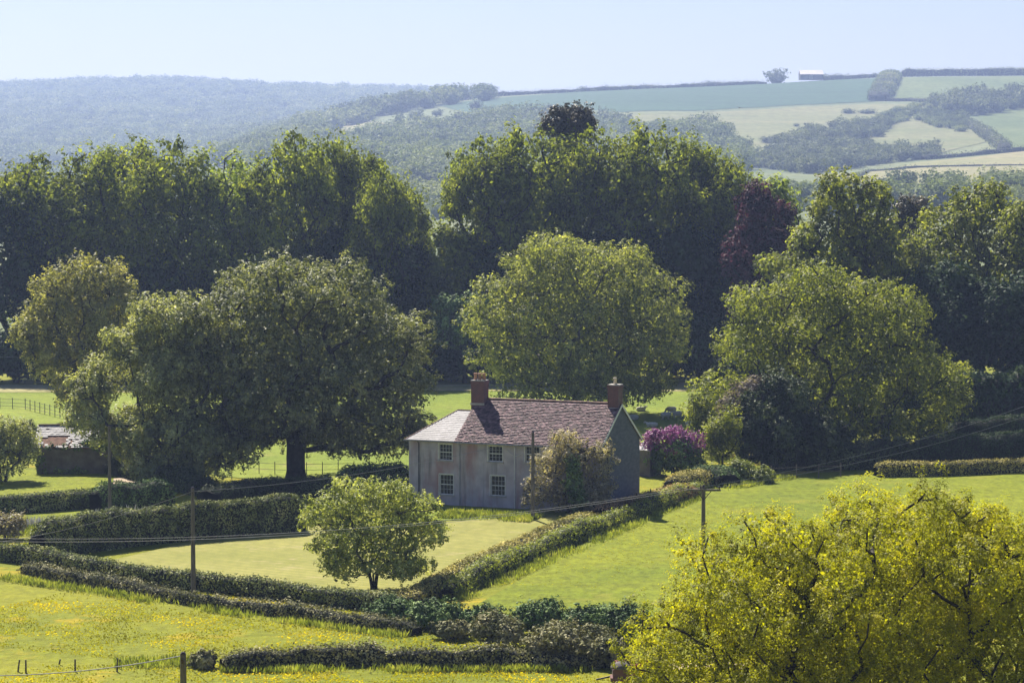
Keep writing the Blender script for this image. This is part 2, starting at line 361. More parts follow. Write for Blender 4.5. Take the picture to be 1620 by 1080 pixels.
def crown_arrays(blobs, n_leaf, size, clump_r, rng, fill=.25, shell=.9, droop=0.0, gap=.0, aspect=.6, lobes=11):
    B = np.array(blobs, float); size = size*.8; fill = fill*.6
    if lobes:
        extra = []
        for b in B:
            if b[3:].min() < clump_r*1.2: continue
            m = lobes; d = unit(rng, m); d[:, 2] = np.where(d[:, 2] < -.5, -d[:, 2], d[:, 2])
            q = b[:3]+d*b[3:]*.90; rr = b[3:]*rng.uniform(.20, .38, (m, 1))
            extra.append(np.concatenate([q, rr], 1))
        B[:, 3:] *= .86
        if extra: B = np.concatenate([B]+extra)
    area = (B[:, 3]*B[:, 4]+B[:, 3]*B[:, 5]+B[:, 4]*B[:, 5])
    ncl = np.maximum(6, (area/area.sum()*area.sum()*1.15/(clump_r**2)).astype(int))
    cs, cn = [], []
    for k, (b, n) in enumerate(zip(B, ncl)):
        i = np.arange(n)+.5; ph = np.arccos(1-2*i/n); th = math.pi*(1+5**.5)*i+rng.uniform(0, 6)
        d = np.stack([np.cos(th)*np.sin(ph), np.sin(th)*np.sin(ph), np.cos(ph)], 1)+rng.normal(0, .12, (n, 3))
        d /= np.linalg.norm(d, axis=1, keepdims=True)
        p = b[:3]+d*b[3:]*(shell+rng.uniform(-.26, .06, (n, 1)))
        keep = np.ones(n, bool)
        for m, b2 in enumerate(B):
            if m != k: keep &= (((p-b2[:3])/b2[3:])**2).sum(1) > .62
        if gap: keep &= rng.random(n) > gap
        cs.append(p[keep]); cn.append(d[keep])
    cs = np.concatenate(cs); cn = np.concatenate(cn)
    nc = len(cs); per = max(4, int(n_leaf*(1-fill)/nc))
    cr = clump_r*rng.uniform(.55, 1.25, nc)
    ns = 9; sc = unit(rng, nc*ns)*(rng.random((nc*ns, 1))**.4)*np.repeat(cr, ns)[:, None]
    sc += np.repeat(cn, ns, 0)*np.repeat(cr, ns)[:, None]*.25
    pick = rng.integers(0, ns, nc*per)+np.repeat(np.arange(nc), per)*ns
    u = unit(rng, nc*per); rad = rng.random((nc*per, 1))**.5*.34
    P = np.repeat(cs, per, 0)+sc[pick]+u*rad*np.repeat(cr, per)[:, None]
    cdir = sc[pick]/(np.linalg.norm(sc[pick], axis=1, keepdims=True)+1e-6)
    P[:, 2] -= droop*rng.random(len(P))**2*clump_r*2
    Nn = u*.6+cdir*.4+np.repeat(cn, per, 0)*.35+unit(rng, len(P))*.45+np.array([0, 0, .55]); Nn /= np.linalg.norm(Nn, axis=1, keepdims=True)
    parts = [leaf_quads(P, Nn, size, size*aspect, rng)]
    nf = int(n_leaf*fill)
    if nf:
        vol = B[:, 3]*B[:, 4]*B[:, 5]; k = rng.choice(len(B), nf, p=vol/vol.sum())
        q = B[k, :3]+unit(rng, nf)*(rng.random((nf, 1))**.5)*.78*B[k, 3:]
        parts.append(leaf_quads(q, unit(rng, nf), size*1.5, size*1.2, rng))  # larger inner leaves added to block light and keep crowns dark inside
    return merge(parts), cs
def tubes_arrays(segs, n=6):
    S = np.array([[*a, *b, ra, rb] for a, b, ra, rb in segs]); m = len(S)
    A, B_, ra, rb = S[:, :3], S[:, 3:6], S[:, 6], S[:, 7]
    t = B_-A; t /= np.linalg.norm(t, axis=1, keepdims=True)+1e-9
    h = np.where(np.abs(t[:, 2:3]) > .9, np.array([[1., 0, 0]]), np.array([[0, 0, 1.]]))
    u = np.cross(t, h); u /= np.linalg.norm(u, axis=1, keepdims=True); v = np.cross(t, u)
    an = np.arange(n)*2*math.pi/n; c = np.cos(an)[None, :, None]; s = np.sin(an)[None, :, None]
    ring = u[:, None]*c+v[:, None]*s
    V = np.concatenate([A[:, None]+ring*ra[:, None, None], B_[:, None]+ring*rb[:, None, None]], 1).reshape(-1, 3)
    k = np.arange(n); k2 = (k+1) % n; f = np.stack([k, k2, k2+n, k+n], 1)
    F = (f[None]+np.arange(m)[:, None, None]*2*n).reshape(-1, 4)
    return V, F
def limb_arrays(cs, H, r0, rng, fork=.25, cap=160, stems=1, sides=6, lean=0.0, wig=.12):
    """trunk from the origin, then every clump is reached by a branch grown from the nearest node below it"""
    segs = []; nodes = []; par = []; root = []
    W = np.abs(cs[:, :2]).max()
    for s in range(stems):
        a = 2*math.pi*s/max(stems, 1)+rng.uniform(0, 1); off = (0 if stems == 1 else r0*1.6)
        x, y = off*math.cos(a), off*math.sin(a)
        prev = -1
        for k in range(5):
            f = k/4; z = H*fork*f
            sp = 1+(f*1.6 if stems > 1 else 0)
            nodes.append(np.array([x*sp+lean*z+rng.normal(0, .03)*H*fork*f, y*sp+rng.normal(0, .03)*H*fork*f, z-(.3 if k == 0 else 0)]))
            par.append(prev); prev = len(nodes)-1
        root.append(prev)
    tips = cs[rng.permutation(len(cs))[:cap]]
    c0 = np.mean([nodes[r] for r in root], 0)
    tips = tips[np.argsort(np.linalg.norm(tips-c0, axis=1))]
    # a few main limbs first
    for tp in tips:
        arr = np.array(nodes); ok = np.ones(len(arr), bool)
        for s in range(stems): ok[s*5:s*5+3] = False
        d = np.linalg.norm(arr-tp, axis=1)+.35*np.linalg.norm(arr-c0, axis=1); d += np.maximum(0, arr[:, 2]-tp[2])*.6
        d[~ok] = 1e9; j = int(np.argmin(d)); p = arr[j]; L = np.linalg.norm(tp-p)
        k = max(1, int(L/(H*.045))); prev = j
        for q in range(1, k+1):
            f = q/k; m = p+(tp-p)*f
            m = m+rng.normal(0, wig*L/k, 3)*(f < 1)+np.array([0, 0, math.sin(f*math.pi)*-.06*L])
            nodes.append(m); par.append(prev); prev = len(nodes)-1
    n = len(nodes); cnt = np.zeros(n); kids = np.bincount([p for p in par if p >= 0], minlength=n)
    cnt[kids == 0] = 1
    for i in range(n-1, -1, -1):
        if par[i] >= 0: cnt[par[i]] += cnt[i]
    tot = cnt[[i for i in range(n) if par[i] < 0]].sum()
    rad = r0*(cnt/(tot/stems))**.55; rad = np.maximum(rad, r0*.03)
    for i in range(n):
        if par[i] >= 0:
            fl = 1.35 if par[par[i]] < 0 and par[i] % 5 == 0 and par[i] < 5*stems else 1
            segs.append((nodes[par[i]], nodes[i], min(rad[par[i]], rad[i]*1.6)*fl, rad[i]))
    return tubes_arrays(segs, sides)
PROTO = {}
def make_tree(name, label, cat, base, H, W, blobs, leaf, bark='bark', n=12000, size=.3, clump=1.3, r0=None, seed=1,
              group=None, fork=.25, stems=1, key=None, rz=0, flower=None, cap=160, lean=0, wig=.18, **kw):
    """blobs are given in units of half the width (x, y) and of the height (z)"""
    t = thing(name, label, cat, base, rz, group)
    if key and key in PROTO:
        (mc, mt, H0, W0) = PROTO[key]
        for nm, me in (('crown', mc), ('trunk', mt)):
            o = bpy.data.objects.new(nm, me); C.objects.link(o); o.parent = t
        t.scale = (W/W0, W/W0, H/H0); return t
    rng = np.random.default_rng(seed); h = W/2
    B = [(b[0]*h, b[1]*h, b[2]*H, b[3]*h, b[4]*h, b[5]*H) for b in blobs]
    (V, F), cs = crown_arrays(B, n, size, clump, rng, **kw)
    ok = V.reshape(-1, 4, 3)[:, :, 2].min(1) > .05
    F = F[ok]
    c = mesh_obj('crown', V, F, M[leaf], t)
    (V, F) = limb_arrays(cs, H, r0 or H*.022, rng, fork, cap, stems, lean=lean, wig=wig)
    b = mesh_obj('trunk', V, F, M[bark], t, smooth=True)
    if key: PROTO[key] = (c.data, b.data, H, W)
    return t
def size_px(base, top_py, w_px):
    D = base.y; return hz(top_py, D)-base.z, w_px*D/4500.0
def rblobs(seed, kind):
    r = random.Random(seed)
    if kind == 'tall':      # tall lime: several stacked domes
        b = [(0, 0, .60, .80, .80, .28), (.04, 0, .78, .72, .7, .19), (0, 0, .36, .66, .66, .20)]
        for k in range(7):
            a = r.uniform(0, 6.28); z = r.uniform(.28, .84); q = .45+.2*(1-abs(z-.55)*2)
            b.append((math.cos(a)*q, math.sin(a)*q, z, r.uniform(.32, .46), r.uniform(.32, .46), r.uniform(.08, .13)))
        return b
    if kind == 'bush':
        b = [(0, 0, .45, .8, .8, .45)]
        for k in range(6):
            a = r.uniform(0, 6.28); b.append((math.cos(a)*.5, math.sin(a)*.5, r.uniform(.4, .7), .45, .45, .28))
        return b
    b = [(0, 0, .55, .75, .75, .34)]
    for k in range(10):
        a = r.uniform(0, 6.28); z = r.uniform(.35, .82); q = .58*math.sqrt(max(.1, 1-((z-.55)/.4)**2))
        b.append((math.cos(a)*q, math.sin(a)*q, z, r.uniform(.3, .42), r.uniform(.3, .42), r.uniform(.13, .19)))
    return b
ORD = ['first', 'second', 'third', 'fourth', 'fifth', 'sixth', 'seventh', 'eighth', 'ninth', 'tenth', 'eleventh', 'twelfth', 'thirteenth', 'fourteenth', 'fifteenth', 'sixteenth']

# ---- back avenue, left of the gap
left_row = [(65, 250, 122), (148, 243, 112), (205, 232, 92), (262, 226, 118), (345, 236, 112), (400, 246, 84),
            (455, 215, 104), (515, 224, 82), (560, 243, 84), (605, 268, 84), (645, 305, 70)]
for i, (px, top, wd) in enumerate(left_row):
    b = gp(px, 592+4*math.sin(i*2.3)); b.y += (i % 3)*3; b.z = tz(b.x, b.y)
    H, W = size_px(b, top-12, wd*1.5)
    pale = i in (4, 5)
    make_tree('lime_tree', f"tall {'pale thin' if pale else 'dark green'} lime tree, {ORD[i]} from left in the left back row",
              'tree', b, H, W, rblobs(i % 3+(5 if pale else 0), 'tall'), 'lime2' if pale else 'lime', n=9500 if pale else 19000, size=.33, clump=1.5, seed=10+i,
              group='tall lime trees in the back row', fork=.2, key=('L%d' % (i % 3)) if not pale else 'LP%d' % i, rz=(i*1.7) % 6.28,
              gap=.25 if pale else .06)
right_row = [(775, 222, 96), (838, 211, 112), (890, 216, 92), (950, 208, 110), (1035, 208, 112), (1090, 226, 84), (1135, 240, 92), (1165, 268, 84)]
for i, (px, top, wd) in enumerate(right_row):
    b = gp(px, 590+4*math.sin(i*1.9)); b.y += (i % 3)*3; b.z = tz(b.x, b.y)
    H, W = size_px(b, top-12, wd*1.5)
    make_tree('lime_tree', f"tall dark lime tree, {ORD[i]} from left in the dense right back row",
              'tree', b, H, W, rblobs(i % 3, 'tall'), 'lime', n=19000, size=.33, clump=1.5, seed=30+i,
              group='tall lime trees in the back row', fork=.2, key='L%d' % (i % 3), rz=(i*2.1+1) % 6.28, gap=.06)
# a darker second line fills the row's lower half
second = [(10, 300, 110), (95, 380, 100), (180, 400, 90), (250, 390, 110), (330, 420, 90), (410, 430, 100), (490, 380, 110), (560, 360, 110), (630, 380, 100),
          (690, 500, 60), (805, 380, 120), (890, 370, 120), (980, 360, 120), (1070, 350, 120), (1140, 370, 110)]
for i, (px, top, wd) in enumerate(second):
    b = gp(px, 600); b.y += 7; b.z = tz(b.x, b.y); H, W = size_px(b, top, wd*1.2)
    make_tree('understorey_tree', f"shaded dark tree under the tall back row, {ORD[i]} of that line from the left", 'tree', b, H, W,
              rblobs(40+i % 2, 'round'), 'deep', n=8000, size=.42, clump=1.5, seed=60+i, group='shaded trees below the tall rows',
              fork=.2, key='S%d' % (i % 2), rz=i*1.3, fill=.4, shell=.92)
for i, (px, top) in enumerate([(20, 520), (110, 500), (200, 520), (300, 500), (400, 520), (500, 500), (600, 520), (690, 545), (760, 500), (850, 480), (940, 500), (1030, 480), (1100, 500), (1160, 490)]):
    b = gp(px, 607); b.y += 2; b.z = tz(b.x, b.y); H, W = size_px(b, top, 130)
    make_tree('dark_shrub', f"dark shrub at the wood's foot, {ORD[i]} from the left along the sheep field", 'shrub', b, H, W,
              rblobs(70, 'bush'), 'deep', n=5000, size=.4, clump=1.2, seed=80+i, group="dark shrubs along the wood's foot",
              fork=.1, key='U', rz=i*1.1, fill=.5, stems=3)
# trees glimpsed between
def big(name, label, cat, px, py, top, wd, blobs, leaf, dy=0, **kw):
    b = gp(px, py); b.y += dy; b.z = tz(b.x, b.y); H, W = size_px(b, top, wd)
    return make_tree(name, label, cat, b, H, W, blobs, leaf, **kw)
big('pine_tree', 'brown dull pine crown poking above the tall back row', 'tree', 900, 580, 163, 92,
    [(0, 0, .93, .8, .8, .06), (-.5, 0, .90, .4, .4, .04), (.5, .1, .90, .45, .4, .045), (0, 0, .80, .5, .5, .06)], 'pine', n=7000, size=.3, clump=.8, seed=5, fork=.6, cap=60)
big('small_tree', 'blue green small tree in the gap between the two tall rows', 'tree', 735, 606, 450, 100, rblobs(90, 'round'), 'shrub', n=9000, size=.3, clump=1, seed=6)
big('gap_tree', 'pale leafy tree low in the gap right of the left row', 'tree', 722, 600, 340, 120, rblobs(91, 'round'), 'lime', dy=8, n=12000, size=.32, clump=1, seed=7, gap=.2)
big('copper_beech', 'purple copper beech between the green trees', 'tree', 1190, 604, 290, 92, rblobs(92, 'tall'), 'copper', dy=-4, n=16000, size=.32, clump=1.1, seed=8)
big('copper_beech', 'brown red tree just right of the purple beech', 'tree', 1236, 604, 318, 60, rblobs(95, 'tall'), 'copper', n=9000, size=.32, clump=1.1, seed=18)
big('broadleaf_tree', 'bright green round top behind the purple beech', 'tree', 1222, 585, 260, 120, rblobs(93, 'tall'), 'lime2', n=13000, size=.34, clump=1.1, seed=9)
big('ash_tree', 'tall upright ash with bright fringe right of the purple beech', 'tree', 1335, 640, 270, 205,
    [(-.1, 0, .87, .42, .5, .13), (.35, 0, .82, .38, .5, .13), (-.45, 0, .66, .35, .5, .12), (0, 0, .62, .6, .6, .2), (.55, .1, .66, .4, .5, .16), (-.7, 0, .48, .4, .5, .12), (0, 0, .4, .7, .7, .2), (.75, 0, .45, .35, .5, .14), (-1.0, 0, .58, .3, .4, .07)],
    'ash', n=26000, size=.28, clump=1.0, seed=11, gap=.1)
big('pine_tree', 'distant brown flat topped pine over the right trees', 'tree', 1437, 600, 310, 56,
    [(0, 0, .95, .9, .7, .04), (.5, 0, .88, .9, .5, .05), (-.5, 0, .84, .8, .5, .05), (0, 0, .76, 1.0, .8, .08)], 'pine', n=5000, size=.3, clump=.7, seed=12, fork=.7, cap=40)
big('broadleaf_tree', 'dark broad tree behind the ash and the round right tree', 'tree', 1415, 632, 335, 240, rblobs(94, 'round'), 'ash', n=24000, size=.3, clump=1.1, seed=13)
big('broadleaf_tree', 'domed tree with yellow green top at the right edge', 'tree', 1548, 628, 287, 225,
    [(0, 0, .86, .42, .6, .13), (-.45, 0, .74, .45, .6, .15), (.4, 0, .74, .48, .6, .15), (0, 0, .55, .9, .8, .22), (-.6, 0, .42, .4, .5, .16), (.6, 0, .42, .4, .5, .16)], 'ash', n=26000, size=.28, clump=1.0, seed=14)
big('broadleaf_tree', 'dark tree cut by the right edge of the view', 'tree', 1640, 640, 320, 160, rblobs(96, 'round'), 'ash', n=14000, size=.3, clump=1.1, seed=15)
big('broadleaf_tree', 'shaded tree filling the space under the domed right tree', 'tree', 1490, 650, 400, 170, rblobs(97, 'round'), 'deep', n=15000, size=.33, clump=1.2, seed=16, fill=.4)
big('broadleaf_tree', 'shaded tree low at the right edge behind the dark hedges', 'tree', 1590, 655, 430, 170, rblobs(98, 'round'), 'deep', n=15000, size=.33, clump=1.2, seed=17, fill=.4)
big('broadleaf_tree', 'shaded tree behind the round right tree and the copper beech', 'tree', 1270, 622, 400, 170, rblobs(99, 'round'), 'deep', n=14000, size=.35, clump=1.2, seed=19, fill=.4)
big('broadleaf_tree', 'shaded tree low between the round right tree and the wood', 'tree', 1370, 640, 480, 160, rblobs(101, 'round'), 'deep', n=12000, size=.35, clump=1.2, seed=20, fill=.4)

# ---- the specimen trees round the house
big('sycamore_tree', 'large pale green round tree in the field behind the house', 'tree', 912, 655, 372, 350,
    [(-.05, 0, .60, .72, .7, .36), (-.1, 0, .84, .50, .55, .15), (.35, 0, .78, .38, .5, .15), (-.62, 0, .62, .38, .5, .16), (-.7, -.1, .50, .30, .4, .14), (.62, 0, .58, .40, .5, .2),
     (.78, 0, .42, .30, .4, .16), (-.6, 0, .36, .38, .5, .16), (0, -.2, .35, .7, .7, .2), (.5, 0, .26, .45, .5, .13), (-.3, -.2, .24, .5, .5, .1), (0, -.3, .15, .7, .5, .09), (.4, -.2, .14, .5, .4, .08)],
    'plane', n=75000, size=.2, clump=.95, seed=21, fork=.2, r0=.6, bark='bark_grey')
big('evergreen_oak', 'huge dark domed evergreen oak left of the house', 'tree', 468, 762, 402, 420,
    [(-.05, 0, .60, .75, .75, .30), (-.2, 0, .82, .50, .6, .16), (.25, 0, .78, .50, .6, .17), (.62, 0, .60, .38, .5, .20), (.78, 0, .44, .26, .4, .17), (.72, 0, .27, .30, .4, .13),
     (-.65, 0, .62, .35, .5, .2), (0, -.2, .40, .8, .7, .2), (.35, 0, .22, .45, .4, .11), (-.1, .3, .30, .5, .4, .13), (.9, 0, .20, .14, .2, .05), (-.45, .2, .20, .3, .4, .09), (.25, .5, .17, .4, .3, .07), (.62, .1, .16, .3, .3, .06)],
    'holm', n=120000, size=.17, clump=.85, lobes=8, seed=22, fork=.22, r0=.95)
big('willow_tree', 'olive green billowing tree at far left behind the shed', 'tree', 125, 668, 402, 215,
    [(.25, 0, .85, .42, .5, .14), (-.2, 0, .72, .5, .5, .2), (.5, 0, .72, .40, .5, .15), (-.45, 0, .55, .42, .5, .18), (.2, 0, .55, .6, .6, .22), (-.85, 0, .5, .16, .2, .06), (-.4, 0, .35, .4, .4, .13), (.3, 0, .30, .5, .5, .2), (.1, 0, .15, .4, .4, .14)],
    'willow', n=42000, size=.19, clump=.8, seed=23, droop=.4, fork=.2, r0=.4)
big('willow_tree', 'grey green spreading tree beside the shed in front of the dark oak', 'tree', 270, 765, 462, 305,
    [(0, 0, .84, .42, .5, .15), (-.35, 0, .72, .3, .4, .12), (.35, 0, .74, .36, .5, .15), (.55, 0, .55, .35, .5, .15), (0, 0, .56, .6, .6, .22), (-.78, 0, .52, .24, .3, .12), (-.8, 0, .36, .25, .3, .12),
     (.82, 0, .42, .2, .3, .11), (.75, 0, .24, .3, .4, .13), (-.45, 0, .27, .35, .4, .14), (.2, -.1, .25, .6, .5, .2), (.1, 0, .10, .7, .5, .10)],
    'willow2', n=88000, size=.165, clump=.75, seed=24, droop=.3, fork=.15, stems=3, r0=.3, gap=.0, fill=.35, lobes=8)
big('willow_bush', 'grey green bush cut by the left edge beside the shed', 'shrub', 5, 762, 652, 120, rblobs(102, 'bush'), 'willow2', n=15000, size=.13, clump=.5, seed=25, stems=3, droop=.5, r0=.12)
big('ash_tree', 'big round yellow green tree right of the house', 'tree', 1312, 718, 424, 400,
    [(0, 0, .62, .62, .7, .26), (-.15, 0, .86, .40, .5, .14), (.2, 0, .82, .40, .5, .14), (-.55, 0, .74, .32, .5, .15), (-.62, 0, .56, .30, .5, .13), (.52, 0, .70, .30, .5, .15), (.62, 0, .50, .3, .4, .14),
     (.85, 0, .38, .26, .4, .14), (.95, 0, .26, .16, .3, .09), (-.85, 0, .32, .26, .3, .13), (-.95, 0, .20, .18, .3, .09), (.2, 0, .36, .6, .5, .16), (.7, 0, .14, .22, .3, .06), (.45, .2, .15, .3, .3, .08), (-.8, 0, .10, .26, .3, .1), (.25, -.3, .16, .5, .3, .13), (-.3, -.2, .16, .5, .4, .14)],
    'ash', n=72000, size=.18, clump=.8, seed=26, fork=.16, r0=.45, stems=2, gap=.08)
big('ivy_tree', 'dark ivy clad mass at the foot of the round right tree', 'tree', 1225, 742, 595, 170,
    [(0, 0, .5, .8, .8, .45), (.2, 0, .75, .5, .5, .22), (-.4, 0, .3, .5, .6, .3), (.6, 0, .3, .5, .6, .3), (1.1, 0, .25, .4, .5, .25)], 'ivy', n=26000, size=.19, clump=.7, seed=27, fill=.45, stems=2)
big('plum_tree', 'grey purple leaved tree beside the dark ivy mass', 'tree', 1178, 742, 600, 95,
    [(0, 0, .75, .55, .5, .22), (-.4, 0, .55, .5, .5, .25), (.5, 0, .85, .5, .4, .13), (.9, -.1, .68, .35, .3, .1), (0, 0, .45, .5, .5, .3)], 'purple_grey', dy=2, n=9000, size=.15, clump=.55, seed=28, gap=.25)
big('fruit_tree', 'bright leafy fruit tree with many stems on the lawn hedge', 'tree', 592, 932, 752, 226,
    [(0, 0, .48, .76, .7, .36), (.35, -.2, .24, .5, .5, .16), (-.4, -.2, .24, .5, .5, .16), (-.25, 0, .85, .35, .4, .13), (.25, 0, .83, .35, .4, .14), (-.7, 0, .66, .30, .4, .16), (.62, 0, .66, .32, .4, .18), (.8, 0, .5, .22, .3, .12), (-.6, 0, .42, .35, .4, .14), (.4, 0, .42, .4, .4, .13), (-1.0, 0, .60, .08, .1, .04), (-.9, 0, .74, .1, .1, .06)],
    'apple', n=38000, size=.105, clump=.42, seed=29, stems=7, fork=.14, r0=.08, fill=.22, lobes=7)
big('shrub_tree', 'brownish grey bushy tree in front of the house', 'tree', 905, 812, 682, 142,
    [(0, 0, .55, .65, .6, .34), (-.1, 0, .82, .40, .4, .17), (.6, 0, .62, .38, .4, .22), (-.55, 0, .55, .38, .4, .2), (-.8, 0, .22, .34, .4, .2), (.3, 0, .3, .6, .5, .25), (0, 0, .2, .7, .5, .2)],
    'greybush', n=19000, size=.10, clump=.45, seed=31, stems=3, r0=.12, fill=.2, gap=.15)
big('ivy_shrub', 'dark ivy grown shrub in the middle of the brownish bushy tree', 'shrub', 905, 810, 725, 24, [(0, 0, .5, .8, .8, .48), (.5, 0, .25, .8, .8, .22)], 'shrub', dy=-2.6, n=5000, size=.13, clump=.4, seed=32, fill=.4, cap=40)
b = gp(1065, 752); H, W = size_px(b, 672, 96)
lil = make_tree('lilac_bush', 'purple flowering lilac bush at the end of the house', 'shrub', b, H, W, [(0, 0, .42, .85, .8, .4), (-.5, 0, .3, .5, .5, .3), (.5, 0, .3, .5, .5, .3)], 'shrub', n=11000, size=.13, clump=.45, seed=33, stems=4, r0=.08, fill=.3)
rng = np.random.default_rng(34)
(V, F), _ = crown_arrays([(0, 0, H*.76, W*.36, W*.3, H*.2), (-W*.36, 0, H*.60, W*.16, W*.2, H*.2), (W*.36, 0, H*.62, W*.2, W*.2, H*.22), (W*.1, -W*.2, H*.6, W*.35, W*.2, H*.22), (-W*.3, -W*.1, H*.78, W*.14, W*.14, H*.12)], 8000, .12, .28, rng, fill=.1, gap=.25)
mesh_obj('blossom', V, F, M['lilac_flower'], lil)

# ---- foreground oak
b = Vector(((1400-810)/4500*118, 118, 0)); b.z = tz(b.x, b.y)
H, W = size_px(b, 770, 865)
make_tree('oak_tree', 'huge golden yellow young leafed oak filling the lower right', 'tree', b, H, W,
    [(-.05, 0, .74, .50, .6, .22), (-.45, 0, .70, .34, .4, .2), (.4, 0, .68, .40, .5, .22), (-.7, 0, .50, .26, .4, .18), (.72, 0, .48, .28, .4, .22), (0, -.3, .50, .7, .5, .26), (0, .4, .5, .7, .5, .28),
     (-.88, 0, .34, .18, .3, .14), (-.5, -.3, .32, .35, .4, .15), (.4, -.3, .32, .4, .4, .15), (.15, 0, .86, .3, .4, .12)],
    'yellow', n=430000, size=.066, clump=.75, seed=41, fork=.16, r0=.36, stems=4, cap=600, fill=.26, gap=.08, wig=.28)

# ------------------------------------------------------------------ hedges
def resample(P, step):
    out = [P[0]]
    for a, b in zip(P[:-1], P[1:]):
        n = max(1, round((b-a).length/step))
        out += [a.lerp(b, k/n) for k in range(1, n+1)]
    return out
def hedge(name, label, pts, h, wd, leaf, seed=1, lump=.15, size=.085, dens=95, group=None, cat='hedge', P=None, core=True, top=None):
    rng = np.random.default_rng(seed)
    P = P or [gp(*p) for p in pts]
    P = resample(P, .8 if P[0].y < 500 else 6.0)
    n = len(P); X = np.array([p.x for p in P]); Y = np.array([p.y for p in P])
    T = np.gradient(np.stack([X, Y], 1), axis=0); T /= np.linalg.norm(T, axis=1, keepdims=True); Nn = np.stack([T[:, 1], -T[:, 0]], 1)
    s = np.arange(n); f = sum(np.sin(s*q+rng.uniform(0, 6))*a for q, a in ((.23, .5), (.61, .3), (1.37, .25), (2.3, .2)))
    hh = h*(1+lump*f); ww = wd*(1+lump*.6*np.roll(f, 5))
    hh[0] *= .7; hh[-1] *= .7
    prof = np.array([(-.5, 0), (-.54, .45), (-.48, .82), (-.30, .97), (0, 1.0), (.30, .97), (.48, .82), (.54, .45), (.5, 0)])
    m = len(prof)
    ox = prof[None, :, 0]*ww[:, None]+rng.normal(0, .05*wd, (n, m)); oz = prof[None, :, 1]*hh[:, None]+rng.normal(0, .035*h, (n, m))
    oz[:, 0] = -.15; oz[:, -1] = -.15
    VX = X[:, None]+Nn[:, 0:1]*ox; VY = Y[:, None]+Nn[:, 1:2]*ox; VZ = terrain(VX, VY)+oz
    V = np.stack([VX, VY, VZ], -1)
    I, J = np.meshgrid(np.arange(m-1), np.arange(n-1)); b0 = (J*m+I).ravel(); F = np.stack([b0, b0+m, b0+m+1, b0+1], 1)
    t = thing(name, label, cat, (X.mean(), Y.mean(), tz(X.mean(), Y.mean())), 0, group); o3 = np.array(t.location)
    Vc = V.copy(); cen = np.stack([X, Y, terrain(X, Y)+h*.4], -1)[:, None]
    Vc = cen+(Vc-cen)*.88
    mesh_obj('dark_core', Vc.reshape(-1, 3)-o3, F, M['hedge_core'], t)
    Q = V.reshape(-1, 3)[F]; e1 = Q[:, 1]-Q[:, 0]; e2 = Q[:, 3]-Q[:, 0]; nr = np.cross(e1, e2); ar = np.linalg.norm(nr, axis=1)
    nr = nr/(ar[:, None]+1e-9); up = nr[:, 2].sum()
    if up < 0: nr = -nr
    K = int(ar.sum()*dens); idx = rng.choice(len(Q), K, p=ar/ar.sum()); u = rng.random((K, 1)); v = rng.random((K, 1))
    Pp = (Q[idx, 0]*(1-u)+Q[idx, 1]*u)*(1-v)+(Q[idx, 3]*(1-u)+Q[idx, 2]*u)*v+nr[idx]*np.abs(rng.normal(0, size*.9, (K, 1)))*(1+lump*4)-nr[idx]*size*.5
    nn = nr[idx]*1.0+unit(rng, K)*.7; nn /= np.linalg.norm(nn, axis=1, keepdims=True)
    V2, F2 = leaf_quads(Pp, nn, size, size*.65, rng)
    mesh_obj('foliage', V2-o3, F2, M[leaf], t)
    return t
hedge('hedge', 'clipped dark hedge at the left edge below the shed lawn', [(-120, 818), (0, 813), (70, 809), (148, 803)], 1.6, 1.5, 'hedge', 1, .06)
hedge('hedge', 'bushy untrimmed hedge between the left pole and the lawn corner', [(150, 812), (200, 806), (270, 799)], 2.3, 1.8, 'shrub', 2, .15)
hedge('hedge', 'clipped pale topped hedge along the back of the mown lawn', [(58, 888), (120, 875), (180, 866), (300, 853), (400, 846), (482, 840)], 2.9, 1.4, 'hedge', 3, .07)
hedge('hedge', 'clipped hedge along the near side of the mown lawn', [(-60, 884), (0, 886), (60, 892), (130, 906), (250, 925), (310, 932), (430, 946), (540, 960), (640, 968)], 1.2, 1.1, 'hedge', 4, .10)
hedge('hedge', 'looser outer hedge bordering the buttercup pasture', [(40, 905), (95, 918), (150, 928), (250, 946), (310, 957), (400, 968), (470, 978), (540, 990), (660, 1004)], .8, .9, 'bramble', 5, .24)
hedge('hedge', 'wide golden topped clipped hedge on the right of the lawn', [(640, 962), (720, 921), (800, 884), (880, 850), (935, 828)], 1.05, 1.6, 'hedge_gold', 6, .10)
hedge('hedge', 'rust coloured wide hedge below the gable', [(955, 822), (1040, 801), (1085, 786)], 1.2, 2.2, 'hedge_rust', 7, .06)
hedge('hedge', 'short golden hedge below the lilac', [(1068, 778), (1110, 768), (1125, 763)], 1.4, 2.4, 'hedge_gold', 8, .08)
hedge('weedy_hedge', 'straggly weedy hedge on the edge of the right paddock', [(705, 948), (790, 906), (870, 871), (960, 836), (1040, 806), (1105, 780)], 1.15, 1.1, 'weeds', 9, .3)
hedge('hedge', 'low bramble hedge at the bottom, left half', [(350, 1060), (420, 1056), (500, 1052), (610, 1050)], 1.0, 1.2, 'bramble', 10, .26)
hedge('hedge', 'low bramble hedge at the bottom centre', [(612, 1052), (700, 1056), (800, 1053), (900, 1055), (985, 1052)], .95, 1.2, 'bramble', 11, .3)
hedge('hedge', 'pale topped low hedge across the top of the right paddock', [(1385, 754), (1440, 753), (1500, 752), (1620, 746), (1760, 742)], 1.3, 1.4, 'hedge_gold', 12, .08)
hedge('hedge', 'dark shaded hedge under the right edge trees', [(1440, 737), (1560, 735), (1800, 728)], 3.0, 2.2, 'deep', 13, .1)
hedge('hedge', 'taller dark hedge behind the shaded right hedge', [(1500, 712), (1580, 710), (1820, 700)], 3.2, 2.6, 'deep', 14, .1)
